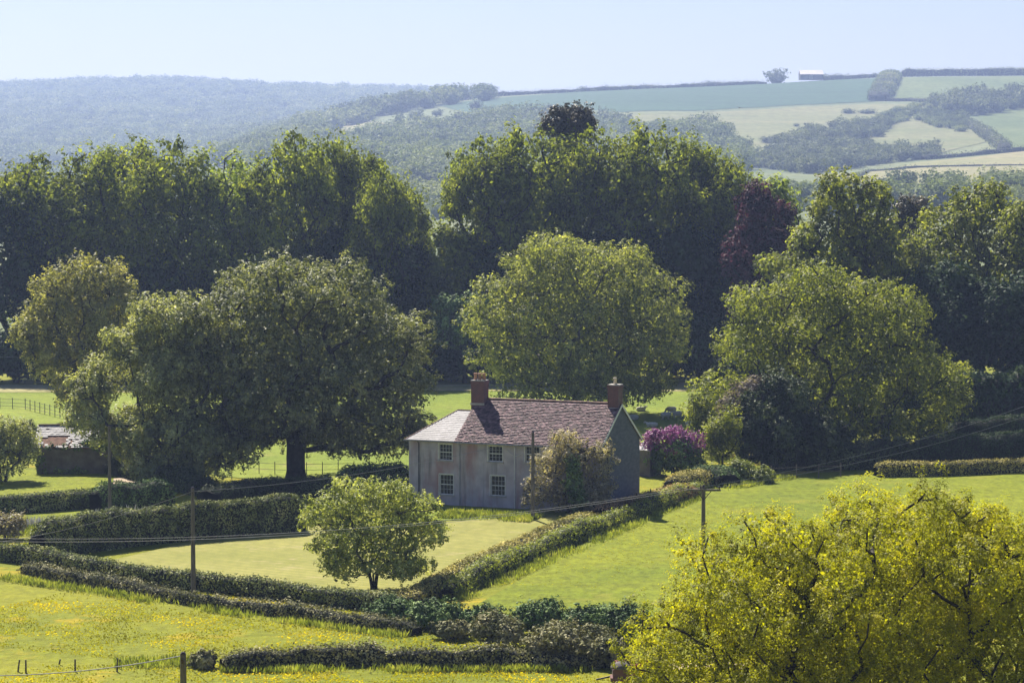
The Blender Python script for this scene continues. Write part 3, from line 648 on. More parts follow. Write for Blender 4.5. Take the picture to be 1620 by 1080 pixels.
hedge('hedge', 'rounded dark hedge against the left end of the house', [(536, 778), (600, 776), (648, 774)], 2.4, 2.6, 'shrub', 15, .1)
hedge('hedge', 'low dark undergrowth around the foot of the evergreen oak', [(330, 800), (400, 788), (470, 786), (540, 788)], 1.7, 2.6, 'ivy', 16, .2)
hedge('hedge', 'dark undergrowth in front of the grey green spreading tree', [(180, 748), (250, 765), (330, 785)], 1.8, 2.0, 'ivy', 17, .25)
hedge('hedge', 'dark undergrowth added to fill the shade beneath the round right tree', [(1205, 742), (1300, 742), (1440, 738)], 2.8, 3, 'ivy', 19, .2)  # added dark foliage stands in for the shade under the tree
hedge('hedge', 'long dark thicket edge added to darken the foot of the right trees', [(1130, 662), (1300, 668), (1480, 680), (1800, 676)], 6.5, 5, 'deep', 20, .15, .25, 22)  # added dark shrubs hide the field and stand for shade between trunks
hedge('hedge', 'dark field hedge beyond the lilac', [(1108, 762), (1150, 770)], 1.6, 2.6, 'shrub', 18, .1)

shr = [(620, 985, 948, 90, 'shrub', 'dark leafy shrub at the near corner of the lawn hedges'),
       (690, 992, 952, 100, 'shrub', 'dark leafy shrub right of the lawn corner'),
       (765, 998, 960, 90, 'shrub', 'green shrub behind the left bramble mounds'),
       (850, 1005, 950, 100, 'shrub', 'tall green shrub in the middle of the bramble bank'),
       (925, 1008, 958, 90, 'shrub', 'dark green shrub left of the golden oak'),
       (985, 1014, 960, 90, 'shrub', 'dark green shrub touching the golden oak'),
       (715, 1010, 984, 70, 'bramble', 'small grey bramble mound, leftmost of the bank'),
       (790, 1024, 972, 90, 'bramble', 'tall grey bramble mound in the bank'),
       (895, 1046, 990, 150, 'bramble', 'large flat grey bramble mound by the golden oak'),
       (968, 1054, 1012, 60, 'bramble', 'small brown bramble mound beside the gate pier'),
       (1175, 762, 728, 44, 'weeds', 'pale round shrub in front of the plum tree'),
       (1205, 764, 742, 40, 'weeds', 'low pale weeds right of the pale round shrub'),
       (10, 852, 815, 60, 'greybush', 'pinkish flowering shrub at the left edge between hedges'),
       (1110, 735, 600, 50, 'ash', 'light green sapling right of the lilac'),
       (1140, 748, 640, 70, 'ash', 'light green sapling left of the dark ivy mass'),
       (320, 1056, 1036, 30, 'bramble', 'small bramble tuft by the lone stake'),
       (935, 812, 760, 70, 'greybush', 'low brown skirt of the bush below the house'),
       (45, 700, 668, 30, 'ivy', 'ivy clump on the shed roof end')]
for i, (px, py, top, wd, lf, lab) in enumerate(shr):
    big('shrub', lab, 'shrub', px, py, top, wd, rblobs(200+i, 'bush'), lf, n=int(2500+wd*45), size=.13, clump=.42, seed=200+i, stems=3, r0=.06, cap=60, fill=.35)

# tufts of rough grass and weeds
def tufts(name, label, polys, mat, n, h, seed, wdt=.05, kind='stuff'):
    rng = np.random.default_rng(seed); Ps = []
    for (x0, y0, x1, y1, hw, frac) in polys:       # a band between two picture points, hw metres wide
        A, B = gp(x0, y0), gp(x1, y1); k = int(n*frac); f = rng.random(k)
        d = (B-A).xy.normalized(); o = rng.uniform(-hw, hw, k)
        Ps.append(np.stack([A.x+(B.x-A.x)*f-d.y*o, A.y+(B.y-A.y)*f+d.x*o], 1))
    Pq = np.concatenate(Ps); k = len(Pq); Z = terrain(Pq[:, 0], Pq[:, 1])
    keep = (np.sin(Pq[:, 0]*.9)+np.sin(Pq[:, 1]*.7+Pq[:, 0]*.4)+rng.normal(0, .7, k)) > -.6
    Pq = Pq[keep]; Z = Z[keep]; k = len(Pq)
    a = rng.uniform(0, 6.28, k); hh = h*rng.uniform(.4, 1.2, k)
    base = np.stack([Pq[:, 0], Pq[:, 1], Z], 1); s = np.stack([np.cos(a), np.sin(a), 0*a], 1)*wdt
    tip = base+np.stack([rng.normal(0, .25, k)*hh, rng.normal(0, .25, k)*hh, hh], 1); midp = (base+tip)/2
    V = np.stack([base, midp+s, tip, midp-s], 1).reshape(-1, 3); F = np.arange(4*k).reshape(k, 4)
    return tag(mesh_obj(name, V, F, M[mat]), label, name.replace('_', ' '), None, kind)
tufts('rough_grass', 'long rough grass on the verges, banks and hedge bottoms',
      [(60, 870, 180, 838, 2.2, .12), (0, 845, 250, 822, 2.0, .14), (250, 822, 330, 812, 1.4, .05), (700, 815, 850, 822, 2.2, .16), (180, 1052, 330, 1048, 1.6, .022),
       (720, 950, 1100, 788, 1.0, .12), (0, 915, 640, 1008, .8, .12), (1130, 775, 1240, 756, 1.6, .09), (350, 1062, 980, 1060, .7, .08)], 'weeds', 42000, .42, 300, .045)
tufts('cow_parsley', 'white flowering cow parsley along the left verge', [(20, 838, 150, 822, .9, .75), (150, 820, 240, 812, .7, .25)], 'white_flower', 420, .8, 301, .07)
tufts('buttercup_grass', 'buttercup strewn grass tussocks of the near pasture', [(0, 960, 900, 1040, 13, .75), (0, 1075, 980, 1072, 5, .25)], 'blade', 36000, .10, 302, .07)

tufts('paddock_tussocks', 'short grass tussocks scattered over the right paddock', [(800, 925, 1150, 790, 7, .3), (1000, 900, 1620, 800, 16, .7)], 'blade', 22000, .09, 303, .06)
# ------------------------------------------------------------------ far woods
def far_proto(seed):
    rng = np.random.default_rng(seed)
    nb = 7; B = [(0, 0, .55, .42, .42, .36)]
    for k in range(nb):
        a = rng.uniform(0, 6.28); z = rng.uniform(.35, .85); q = .28
        B.append((math.cos(a)*q, math.sin(a)*q, z, .25, .25, .18))
    (V, F), _ = crown_arrays(B, 900, .055, .15, rng, fill=.2, lobes=0)
    nu, nv = 10, 7; th = np.arange(nu)*2*math.pi/nu; ph = np.linspace(.05, math.pi-.05, nv)
    TH, PH = np.meshgrid(th, ph); rr = 1+rng.normal(0, .08, TH.shape)
    S = np.stack([np.cos(TH)*np.sin(PH)*.30*rr, np.sin(TH)*np.sin(PH)*.30*rr, .42+np.cos(PH)*.30*rr], -1).reshape(-1, 3)
    I, J = np.meshgrid(np.arange(nu), np.arange(nv-1)); a = (J*nu+I).ravel(); b_ = (J*nu+(I+1) % nu).ravel()
    Fs = np.stack([a, a+nu, b_+nu, b_], 1)
    return merge([(V, F), (S, Fs)])
FP = [far_proto(900+k) for k in range(6)]
def in_poly(x, y, poly):
    c = False; j = len(poly)-1
    for i in range(len(poly)):
        if (poly[i][1] > y) != (poly[j][1] > y) and x < (poly[j][0]-poly[i][0])*(y-poly[i][1])/(poly[j][1]-poly[i][1])+poly[i][0]: c = not c
        j = i
    return c
def wood(name, label, poly, sp, hr, wr, mat, seed):
    """trees on a jittered ground grid inside the area that the polygon bounds"""
    rng = random.Random(seed); xs = [p[0] for p in poly]; ys = [p[1] for p in poly]
    parts = []; seen = []; tries = int((max(xs)-min(xs))*(max(ys)-min(ys))/2); cell = {}
    for k in range(tries):
        x = rng.uniform(min(xs), max(xs)); y = rng.uniform(min(ys), max(ys))
        if not in_poly(x, y, poly): continue
        p = gp(x, y)
        if p.y > 6300 or p.y < 900: continue
        c = (int(p.x//sp), int(p.y//sp))
        if any(abs(q.x-p.x) < sp and abs(q.y-p.y) < sp*1.2 for a in (-1, 0, 1) for b in (-2, -1, 0, 1, 2) for q in cell.get((c[0]+a, c[1]+b), ())): continue
        cell.setdefault(c, []).append(p)
        H = rng.uniform(*hr); W = rng.uniform(*wr); a = rng.uniform(0, 6.28); V, F = FP[rng.randrange(6)]
        Rm = np.array([[math.cos(a), -math.sin(a), 0], [math.sin(a), math.cos(a), 0], [0, 0, 1]])
        parts.append(((V@Rm.T)*np.array([W, W, H])+np.array([p.x, p.y, p.z-H*.12]), F))
    V, F = merge(parts); print(name, len(parts))
    return tag(mesh_obj(name, V, F, M[mat]), label, 'wood', None, 'stuff')
wood('hanging_wood', 'hazy blue wooded hillside across the left distance',
     [(-120, 128), (200, 121), (560, 127), (790, 140), (780, 160), (640, 175), (540, 205), (420, 215), (310, 232), (290, 262), (-120, 282)], 23, (17, 26), (26, 38), 'far_leaf', 1)
wood('spur_wood', 'nearer wooded spur below the hazy left hillside',
     [(285, 246), (300, 228), (350, 212), (420, 195), (480, 205), (515, 208), (500, 228), (540, 228), (600, 216), (620, 212), (700, 207), (770, 194), (860, 188), (960, 196), (985, 205), (990, 225), (1050, 205), (1130, 212), (1170, 240), (1185, 262),
      (1120, 300), (760, 302), (690, 288), (600, 300), (520, 275), (430, 270), (300, 262)], 16, (13, 22), (20, 31), 'far_leaf', 2)
wood('thicket', 'thicket of bushes across the foot of the right hillside',
     [(1195, 266), (1235, 232), (1280, 212), (1330, 226), (1400, 240), (1490, 243), (1460, 252), (1350, 266), (1285, 276)], 11, (8, 15), (12, 21), 'far_leaf2', 3)
wood('thicket', 'tree clump standing on the open hillside, beneath the crop field hedge end', [(1305, 226), (1320, 210), (1365, 196), (1400, 200), (1395, 216), (1340, 226)], 11, (8, 15), (12, 21), 'far_leaf2', 4)
wood('thicket', 'pale scrub band climbing the right hillside', [(1385, 205), (1400, 180), (1480, 164), (1530, 190), (1530, 210), (1490, 204), (1440, 188), (1410, 200)], 10, (5, 9), (9, 15), 'far_leaf', 5)
wood('thicket', 'dark tree belt at the right edge below the upper field', [(1470, 172), (1520, 160), (1640, 160), (1700, 165), (1620, 172), (1540, 184), (1500, 180)], 12, (13, 24), (16, 25), 'far_leaf2', 6)
wood('valley_wood', 'low hazy tree line on the valley floor at left', [(-120, 288), (0, 280), (200, 278), (600, 310), (900, 330), (1300, 310), (1700, 300), (1700, 330), (1300, 340), (700, 345), (0, 330), (-120, 330)], 22, (9, 16), (15, 24), 'far_leaf', 7)

fm = {}
def far_tree(px, py, h_px, w_px, label, name='hill_tree', cat='tree', group=None, mat='far_leaf2', P=None):
    p = P or gp(px, py); H = h_px*p.y/4500; W = w_px*p.y/4500; k = abs(hash((px, py))) % 6
    t = thing(name, label, cat, p, (px % 7), group)
    if (k, mat) not in fm:
        V, F = FP[k]; fm[(k, mat)] = mesh_obj('crown', V-np.array([0, 0, .12]), F, M[mat], t).data
    else:
        o = bpy.data.objects.new('crown', fm[(k, mat)]); C.objects.link(o); o.parent = t
    t.scale = (W, W, H*1.1); return t
far_tree(1227, 127, 26, 40, 'round dark tree on the skyline left of the barn', P=crestp(1227)-Vector((0, 0, 1)))
far_tree(1303, 122, 11, 16, 'small bush touching the right end of the skyline barn', 'hill_bush', 'bush', P=crestp(1303))
far_tree(921, 138, 9, 18, 'small round tree on the skyline left of centre', P=crestp(921))
far_tree(940, 138, 5, 14, 'low bush beside the small skyline tree', 'hill_bush', 'bush', P=crestp(940))
for px, py, h, wd, lab in [(1342, 180, 9, 24, 'dark bush, left of the pair below the crop field'), (1371, 180, 8, 30, 'dark bush, right of the pair below the crop field'),
        (1217, 226, 12, 36, 'wide bush on the open hillside, lowest left'), (1231, 232, 9, 18, 'bush tucked right of the wide hillside bush'),
        (1260, 201, 6, 10, 'small round bush alone on the dry hillside'), (1280, 205, 4, 7, 'tiny bush right of the small round hillside bush'),
        (1238, 213, 4, 6, 'tiny bush on the dry slope, leftmost of three'), (1247, 219, 5, 13, 'low bush between the dry slope dots'),
        (1369, 229, 12, 12, 'small tree below the hillside clump'), (1530, 172, 26, 40, 'tall bare looking tree in the dark right belt'),
        (1590, 168, 28, 26, 'tall feathery tree, rightmost in the belt'), (658, 190, 18, 26, 'round dark tree above the little gold field'),
        (633, 190, 13, 14, 'narrow tree left of the round dark tree'), (692, 184, 12, 20, 'small tree right of the round dark tree'),
        (752, 174, 17, 22, 'lone tree at the lower edge of the crop field'), (600, 182, 14, 26, 'bushy tree at the top of the little gold field'),
        (560, 196, 18, 30, 'bushy tree left above the little gold field'), (580, 190, 12, 24, 'low bushy tree above the little gold field'),
        (1612, 288, 14, 30, 'dark tree beside the far farm sheds'), (1490, 172, 16, 30, 'dark round tree at the left end of the right belt')]:
    far_tree(px, py, h, wd, lab, 'hill_bush' if 'bush' in lab and 'bushy' not in lab else 'hill_tree', 'bush' if 'bush' in lab and 'bushy' not in lab else 'tree')
hedge('far_hedge', 'thin hedge along the skyline above the crop field', None, 4.6, 7.2, 'far_leaf2', 21, .3, .7, .5, P=[crestp(p) for p in range(690, 1211, 40)])
hedge('far_hedge', 'low hedge along the skyline between barn and field hedge', None, 5.2, 7.2, 'far_leaf2', 25, .3, .7, .5, P=[crestp(p) for p in (1305, 1340, 1390)])
hedge('far_hedge', 'thick dark hedge along the skyline at the right', None, 9.4, 11.6, 'far_leaf2', 22, .15, .7, .5, P=[crestp(p) for p in (1424, 1480, 1540, 1620, 1720)])
hedge('far_hedge', 'wide hedge running down between the two upper fields', [(1410, 124), (1400, 140), (1390, 160)], 10.2, 23.2, 'far_leaf', 23, .12, .7, .5)
hedge('far_hedge', 'hedge running down diagonally at the right edge', [(1535, 200), (1560, 215), (1590, 238)], 5.8, 10.2, 'far_leaf2', 24, .3, .7, .5)
hedge('far_hedge', 'low hedge along the top of the gold field', [(1460, 253), (1540, 246), (1640, 238), (1700, 236)], 3.6, 7.2, 'far_leaf2', 26, .4, .6, .5)
hedge('far_hedge', 'thin hedge under the dark belt below the upper right field', [(1400, 160), (1440, 160), (1475, 163)], 3.6, 7.2, 'far_leaf2', 27, .2, .6, .5)
hedge('far_hedge', 'thin field boundary crossing the gold field', [(1340, 290), (1375, 272), (1450, 266), (1640, 262)], 1.7, 2.9, 'far_leaf2', 28, .3, .5, .4)

# ------------------------------------------------------------------ farmhouse
def render_mat():
    m, t, out = mat_new('stained lime render')
    base = ramp(t, noise(t, .9, 5), [(.35, (.36, .325, .37)), (.65, (.53, .48, .52))])
    red = ramp(t, noise(t, .55, 5, stretch=(1, 1, .22), rough=.65), [(.48, (0, 0, 0)), (.66, (.78, .78, .78))])
    c = mixc(t, red, base, (.33, .165, .155))
    dk = ramp(t, noise(t, 1.6, 4, stretch=(1, 1, .10)), [(.56, (0, 0, 0)), (.72, (.7, .7, .7))])
    c = mixc(t, dk, c, (.15, .145, .14))
    p = N(t, 'ShaderNodeBsdfPrincipled', Roughness=.9); t.links.new(c, p.inputs['Base Color'])
    b_ = N(t, 'ShaderNodeBump', Strength=.4, Distance=.03); t.links.new(noise(t, 7, 4), b_.inputs['Height']); t.links.new(b_.outputs[0], p.inputs['Normal'])
    t.links.new(p.outputs[0], out.inputs[0]); return m
M['render'] = render_mat()
M['gable'] = simple_mat('bluish gable', (.075, .085, .115), (.12, .13, .165), 1.5, .8, .3, stretch=(1, 1, 3))  # darker and bluer than the front wall
M['clay'] = simple_mat('old clay tiles', (.07, .036, .042), (.27, .165, .17), 2.6, .75, .5, island=.55)
M['slate'] = simple_mat('pale slates', (.20, .185, .20), (.32, .30, .315), .8, .6, .1, spec=.25, island=.2)
M['slate_old'] = simple_mat('whitened slates', (.20, .19, .20), (.32, .30, .31), 1.2, .6, .1, spec=.25, island=.2)
M['ridge'] = simple_mat('ridge tiles', (.20, .11, .085), (.32, .20, .15), 2, .8, .2, island=.3)
def brick(name, a, b, mort):
    m, t, out = mat_new(name); tc = t.nodes.new('ShaderNodeTexCoord'); bt = t.nodes.new('ShaderNodeTexBrick')
    mp = t.nodes.new('ShaderNodeMapping'); mp.inputs['Rotation'].default_value = (R(90), 0, 0); t.links.new(tc.outputs['Object'], mp.inputs[0])
    bt.inputs['Scale'].default_value = 4.5; bt.inputs['Mortar Size'].default_value = .02
    bt.inputs['Color1'].default_value = (*a, 1); bt.inputs['Color2'].default_value = (*b, 1); bt.inputs['Mortar'].default_value = (*mort, 1)
    t.links.new(mp.outputs[0], bt.inputs[0]); c = mixc(t, noise(t, 2, 4), bt.outputs[0], (.08, .045, .045))
    p = N(t, 'ShaderNodeBsdfPrincipled', Roughness=.9); t.links.new(c, p.inputs['Base Color']); t.links.new(p.outputs[0], out.inputs[0]); return m
M['brick'] = brick('red brick', (.27, .09, .07), (.17, .06, .055), (.22, .18, .16))
M['pot'] = simple_mat('terracotta pot', (.42, .22, .15), (.5, .3, .22), 3, .8)
M['pot_pale'] = simple_mat('pale chimney pot', (.5, .42, .34), (.62, .55, .46), 3, .8)
M['mortar'] = simple_mat('weathered mortar', (.33, .31, .28), (.46, .43, .39), 4, .9, .2)
M['white'] = simple_mat('white paint', (.62, .62, .60), (.78, .78, .76), 3, .5)
M['grey_pipe'] = simple_mat('grey painted iron', (.20, .20, .20), (.30, .30, .30), 3, .6)
M['dark_pipe'] = simple_mat('dark iron', (.03, .03, .03), (.06, .06, .06), 3, .6)
def glass_mat():
    m, t, out = mat_new('window glass'); p = N(t, 'ShaderNodeBsdfPrincipled', Roughness=.08)
    p.inputs['Base Color'].default_value = (.02, .024, .03, 1); p.inputs['Specular IOR Level'].default_value = .2
    t.links.new(p.outputs[0], out.inputs[0]); return m
M['glass'] = glass_mat()
M['stone'] = simple_mat('rough stone render', (.10, .085, .08), (.19, .165, .155), 1.1, .95, .5)
M['curtain'] = simple_mat('faded blind', (.30, .27, .22), (.42, .38, .32), 4, .9)

YAW = R(24)
A0 = gp(650, 795); DH = A0.y; X0 = at(647, 795, DH).x; ZG0 = tz(X0, DH)
hx = Vector((math.cos(YAW), -math.sin(YAW), 0)); hy = Vector((math.sin(YAW), math.cos(YAW), 0))
def lx(px):            # picture column -> distance along the front wall
    u = (px-810)/4500/CP
    # X0 + a cos = u (DH - a sin)
    return (u*DH-X0)/(math.cos(YAW)+u*math.sin(YAW))
def lz(px, py):
    a = lx(px); D = DH-a*math.sin(YAW); u, s = raydir(px, py); return CAMZ+s*D-ZG0
L = lx(951); LW = lx(722); EZ = lz(800, 698); W1 = 8.9; RISE = 3.15; W2 = 6.4; RISE2 = 2.2
print('house', L, LW, EZ)
house = thing('farmhouse', 'old grey rendered two storey farmhouse with a mossy red tiled roof', 'house', (X0, DH, ZG0), -YAW)
TH = .4
# front wall with real openings
wins = []
for (a, b_, c, d) in [(694, 715, 702, 728), (772, 795, 705, 730), (831, 854, 706, 731), (695, 717, 750, 782), (776, 799, 752, 784), (834, 857, 754, 786), (905, 928, 708, 733), (907, 930, 757, 788)]:
    cx = (a+b_)/2; wins.append((lx(a), lx(b_), lz(cx, d), lz(cx, c)))
xs = sorted({-0.0, L, *[q for w_ in wins for q in w_[:2]]}); zs = sorted({-.4, EZ, *[q for w_ in wins for q in w_[2:]]})
mb = MB()
def hole(x, z): return any(w_[0] < x < w_[1] and w_[2] < z < w_[3] for w_ in wins)
for i in range(len(xs)-1):
    for j in range(len(zs)-1):
        if not hole((xs[i]+xs[i+1])/2, (zs[j]+zs[j+1])/2):
            a, b_, c, d = xs[i], xs[i+1], zs[j], zs[j+1]
            mb.quad((a, 0, c), (b_, 0, c), (b_, 0, d), (a, 0, d))
for (a, b_, c, d) in wins:
    mb.quad((a, 0, c), (a, TH, c), (b_, TH, c), (b_, 0, c)); mb.quad((a, 0, d), (b_, 0, d), (b_, TH, d), (a, TH, d))
    mb.quad((a, 0, c), (a, 0, d), (a, TH, d), (a, TH, c)); mb.quad((b_, 0, c), (b_, TH, c), (b_, TH, d), (b_, 0, d))
mb.quad((0, 0, -.4), (0, 0, EZ), (0, W2, EZ), (0, W2, -.4))                 # wing end
mb.quad((0, W2, -.4), (0, W2, EZ), (LW, W2, EZ), (LW, W2, -.4))
mb.quad((LW, W1, -.4), (LW, W1, EZ), (L, W1, EZ), (L, W1, -.4))
mb.quad((LW, W2, -.4), (LW, W2, EZ), (LW, W1, EZ), (LW, W1, -.4))
mb.v += [(LW, 0, EZ), (LW, W1, EZ), (LW, W1/2, EZ+RISE-.1)]; mb.f.append((len(mb.v)-3, len(mb.v)-2, len(mb.v)-1))
mb.build('wall', M['render'], house)
gb = MB(); gb.v = [(L, 0, -.4), (L, W1, -.4), (L, W1, EZ), (L, W1/2, EZ+RISE-.08), (L, 0, EZ)]; gb.f = [(0, 1, 2, 3, 4)]
go = gb.build('gable_wall', M['gable'], house); go['label'] = 'dark grey bluish gable end'
fl = MB(); fl.box(.1, L-.1, .45, 5.8, -.35, -.05); fl.box(.1, L-.1, .45, 5.8, 2.8, 3.0); fl.build('floor', M['dark_pipe'], house)
for i, (a, b_, c, d) in enumerate(wins):
    y = .12; f = MB(); t_ = .065
    f.box(a, a+t_, y-.04, y+.08, c, d); f.box(b_-t_, b_, y-.04, y+.08, c, d)
    f.box(a+t_, b_-t_, y-.04, y+.08, c, c+t_); f.box(a+t_, b_-t_, y-.04, y+.08, d-t_, d)
    mz = (c+d)/2; f.box(a+t_, b_-t_, y-.02, y+.05, mz-.035, mz+.035)
    # white painted architrave at both sides and over the opening
    f.box(a-.07, a, -.03, .05, c-.02, d+.07); f.box(b_, b_+.05, -.03, .05, c-.02, d+.07); f.box(a, b_, -.03, .05, d, d+.07)
    win = f.build('window', M['white'], house)
    gl = MB(); gl.quad((a+t_, y+.045, c+t_), (b_-t_, y+.045, c+t_), (b_-t_, y+.045, d-t_), (a+t_, y+.045, d-t_)); gl.build('pane', M['glass'], win)
    g2 = MB()
    for q in (1, 2, 3):
        x = a+t_+(b_-a-2*t_)*q/4; g2.box(x-.009, x+.009, y+.0, y+.04, c+t_, d-t_)
    for q in (1, 3):
        z = c+t_+(d-c-2*t_)*q/4; g2.box(a+t_, b_-t_, y+.002, y+.038, z-.009, z+.009)
    g2.build('glazing_bars', M['white'], win)
    s_ = MB(); s_.box(a-.12, b_+.12, -.12, .06, c-.10, c-.022); s_.build('sill', M['mortar'], win)
    if i == 1:
        cu = MB(); cu.box(a+t_, a+t_+(b_-a)*.5, y+.05, y+.07, c+t_, d-t_); cu.build('blind', M['curtain'], win)
        gl.v
# roofs from separate tiles
def tiles(mb, P, U, Vv, w_, l_, nu, nv, rng, lift=.035, skip=None, th=.03, clip=None):
    """P eave corner, U unit vector along the eave, Vv unit vector up the slope"""
    nrm = U.cross(Vv).normalized()
    for j in range(nv):
        for i in range(nu):
            x0 = i*w_+(.5*w_ if j % 2 else 0)-.25*w_; x1 = x0+w_*.985; y0 = j*l_; y1 = y0+l_*1.22
            if skip and skip(x0+w_/2, y0+l_/2): continue
            if clip:
                lo, hi = clip(y0+l_/2); x0 = max(x0, lo); x1 = min(x1, hi)
                if x1-x0 < .04: continue
            a = rng.uniform(0, lift); b2 = rng.uniform(0, lift); base = .03
            p = [P+U*x0+Vv*y0+nrm*(base+th+a), P+U*x1+Vv*y0+nrm*(base+th+b2), P+U*x1+Vv*y1+nrm*base, P+U*x0+Vv*y1+nrm*base]
            n = len(mb.v); mb.v += p+[P+U*x0+Vv*y0+nrm*(base+a-th*.2), P+U*x1+Vv*y0+nrm*(base+b2-th*.2)]
            mb.f += [(n, n+1, n+2, n+3), (n+4, n+5, n+1, n), (n+4, n, n+3), (n+5, n+2, n+1)]
rg = random.Random(5)
def V3(*a): return Vector(a)
e = .28; sl = math.atan2(RISE, W1/2); SLn = (W1/2+e)/math.cos(sl); ed = e*math.tan(sl)
mbr = MB()
rt = .10
# main roof deck
for (ya, yb) in ((-e, W1/2), (W1+e, W1/2)):
    za, zb = EZ-ed, EZ+RISE
    mbr.quad((LW-.08, ya, za), (L+.12, ya, za), (L+.12, yb, zb), (LW-.08, yb, zb)); mbr.quad((LW-.08, ya, za-rt), (L+.12, ya, za-rt), (L+.12, yb, zb-rt), (LW-.08, yb, zb-rt))
    mbr.quad((LW-.08, ya, za-rt), (L+.12, ya, za-rt), (L+.12, ya, za), (LW-.08, ya, za))
roof = mbr.build('roof', M['clay'], house)
tm = MB(); U = V3(1, 0, 0); Vv = V3(0, math.cos(sl), math.sin(sl))
nu = int((L-LW+.2)/.27)+1; nv = int(SLn/.20)
tiles(tm, V3(LW-.08, -e, EZ-ed), U, Vv, .27, .20, nu, nv, rg, .055, clip=lambda y: (0, L-LW+.2))
tiles(tm, V3(L+.12, W1+e, EZ-ed), V3(-1, 0, 0), V3(0, -math.cos(sl), math.sin(sl)), .27, .20, nu, nv, rg, .05, clip=lambda y: (0, L-LW+.2))
ro = tm.build('roof_tiles', M['clay'], roof); ro['label'] = 'uneven mossy red clay tiles'
rr = MB(); x = LW-.08
while x < L+.1:
    rr.tube([(x, W1/2, EZ+RISE+.03+rg.uniform(-.01, .01)), (min(x+.44, L+.12), W1/2, EZ+RISE+.03+rg.uniform(-.01, .01))], .11, 8); x += .45
rr.build('ridge_tiles', M['ridge'], roof)
bg_ = MB(); 
for s_, (ya, yb) in enumerate(((-e, W1/2), (W1+e, W1/2))):
    za, zb = EZ-ed, EZ+RISE
    bg_.quad((L+.15, ya, za-.22), (L+.15, yb, zb-.22), (L+.15, yb, zb+.04), (L+.15, ya, za+.04)); bg_.quad((L+.125, ya, za+.04), (L+.15, ya, za+.04), (L+.15, yb, zb+.04), (L+.125, yb, zb+.04))
    bg_.quad((L+.125, ya, za-.22), (L+.15, ya, za-.22), (L+.15, ya, za+.04), (L+.125, ya, za+.04))
bg_.build('bargeboard', M['white'], roof)
# wing roof (hipped at the left)
s2 = math.atan2(RISE2, W2/2); e2 = .25; ed2 = e2*math.tan(s2); hip = W2/2
wg = MB(); P00 = (-e2, -e2, EZ-ed2); P10 = (LW-.09, -e2, EZ-ed2); P01 = (-e2, W2+e2, EZ-ed2); P11 = (LW-.09, W2+e2, EZ-ed2); Ra = (hip, W2/2, EZ+RISE2); Rb = (LW-.09, W2/2, EZ+RISE2)
wg.quad(P00, P10, Rb, Ra); wg.quad(P11, P01, Ra, Rb); wg.tri(P01, P00, Ra); wg.quad(P00, P10, P11, P01)
wr = wg.build('wing_roof', M['slate'], house); wr['label'] = 'pale grey slate hipped roof of the left wing'
sm = MB(); SL2 = (W2/2+e2)/math.cos(s2)
tiles(sm, V3(-e2, -e2, EZ-ed2), V3(1, 0, 0), V3(0, math.cos(s2), math.sin(s2)), .30, .24, int(LW/.3)+3, int(SL2/.24), rg, .008, th=.01,
      clip=lambda y: (y*math.cos(s2)*(hip+e2)/(W2/2+e2), LW-.09+e2))
SLh = math.hypot(hip+e2, RISE2+ed2); sh = math.atan2(RISE2+ed2, hip+e2)
tiles(sm, V3(-e2, W2+e2, EZ-ed2), V3(0, -1, 0), V3(math.cos(sh), 0, math.sin(sh)), .30, .24, 25, int(SLh/.24), rg, .008, th=.01,
      clip=lambda y: (y*math.cos(sh)*(W2/2+e2)/(hip+e2), W2+2*e2-y*math.cos(sh)*(W2/2+e2)/(hip+e2)))
sm.build('slates', M['slate'], wr)
hr = MB(); hr.tube([P00, Ra], .07, 6); hr.tube([P01, Ra], .07, 6); hr.tube([Ra, Rb], .09, 6); hr.build('ridge_tiles', M['ridge'], wr)
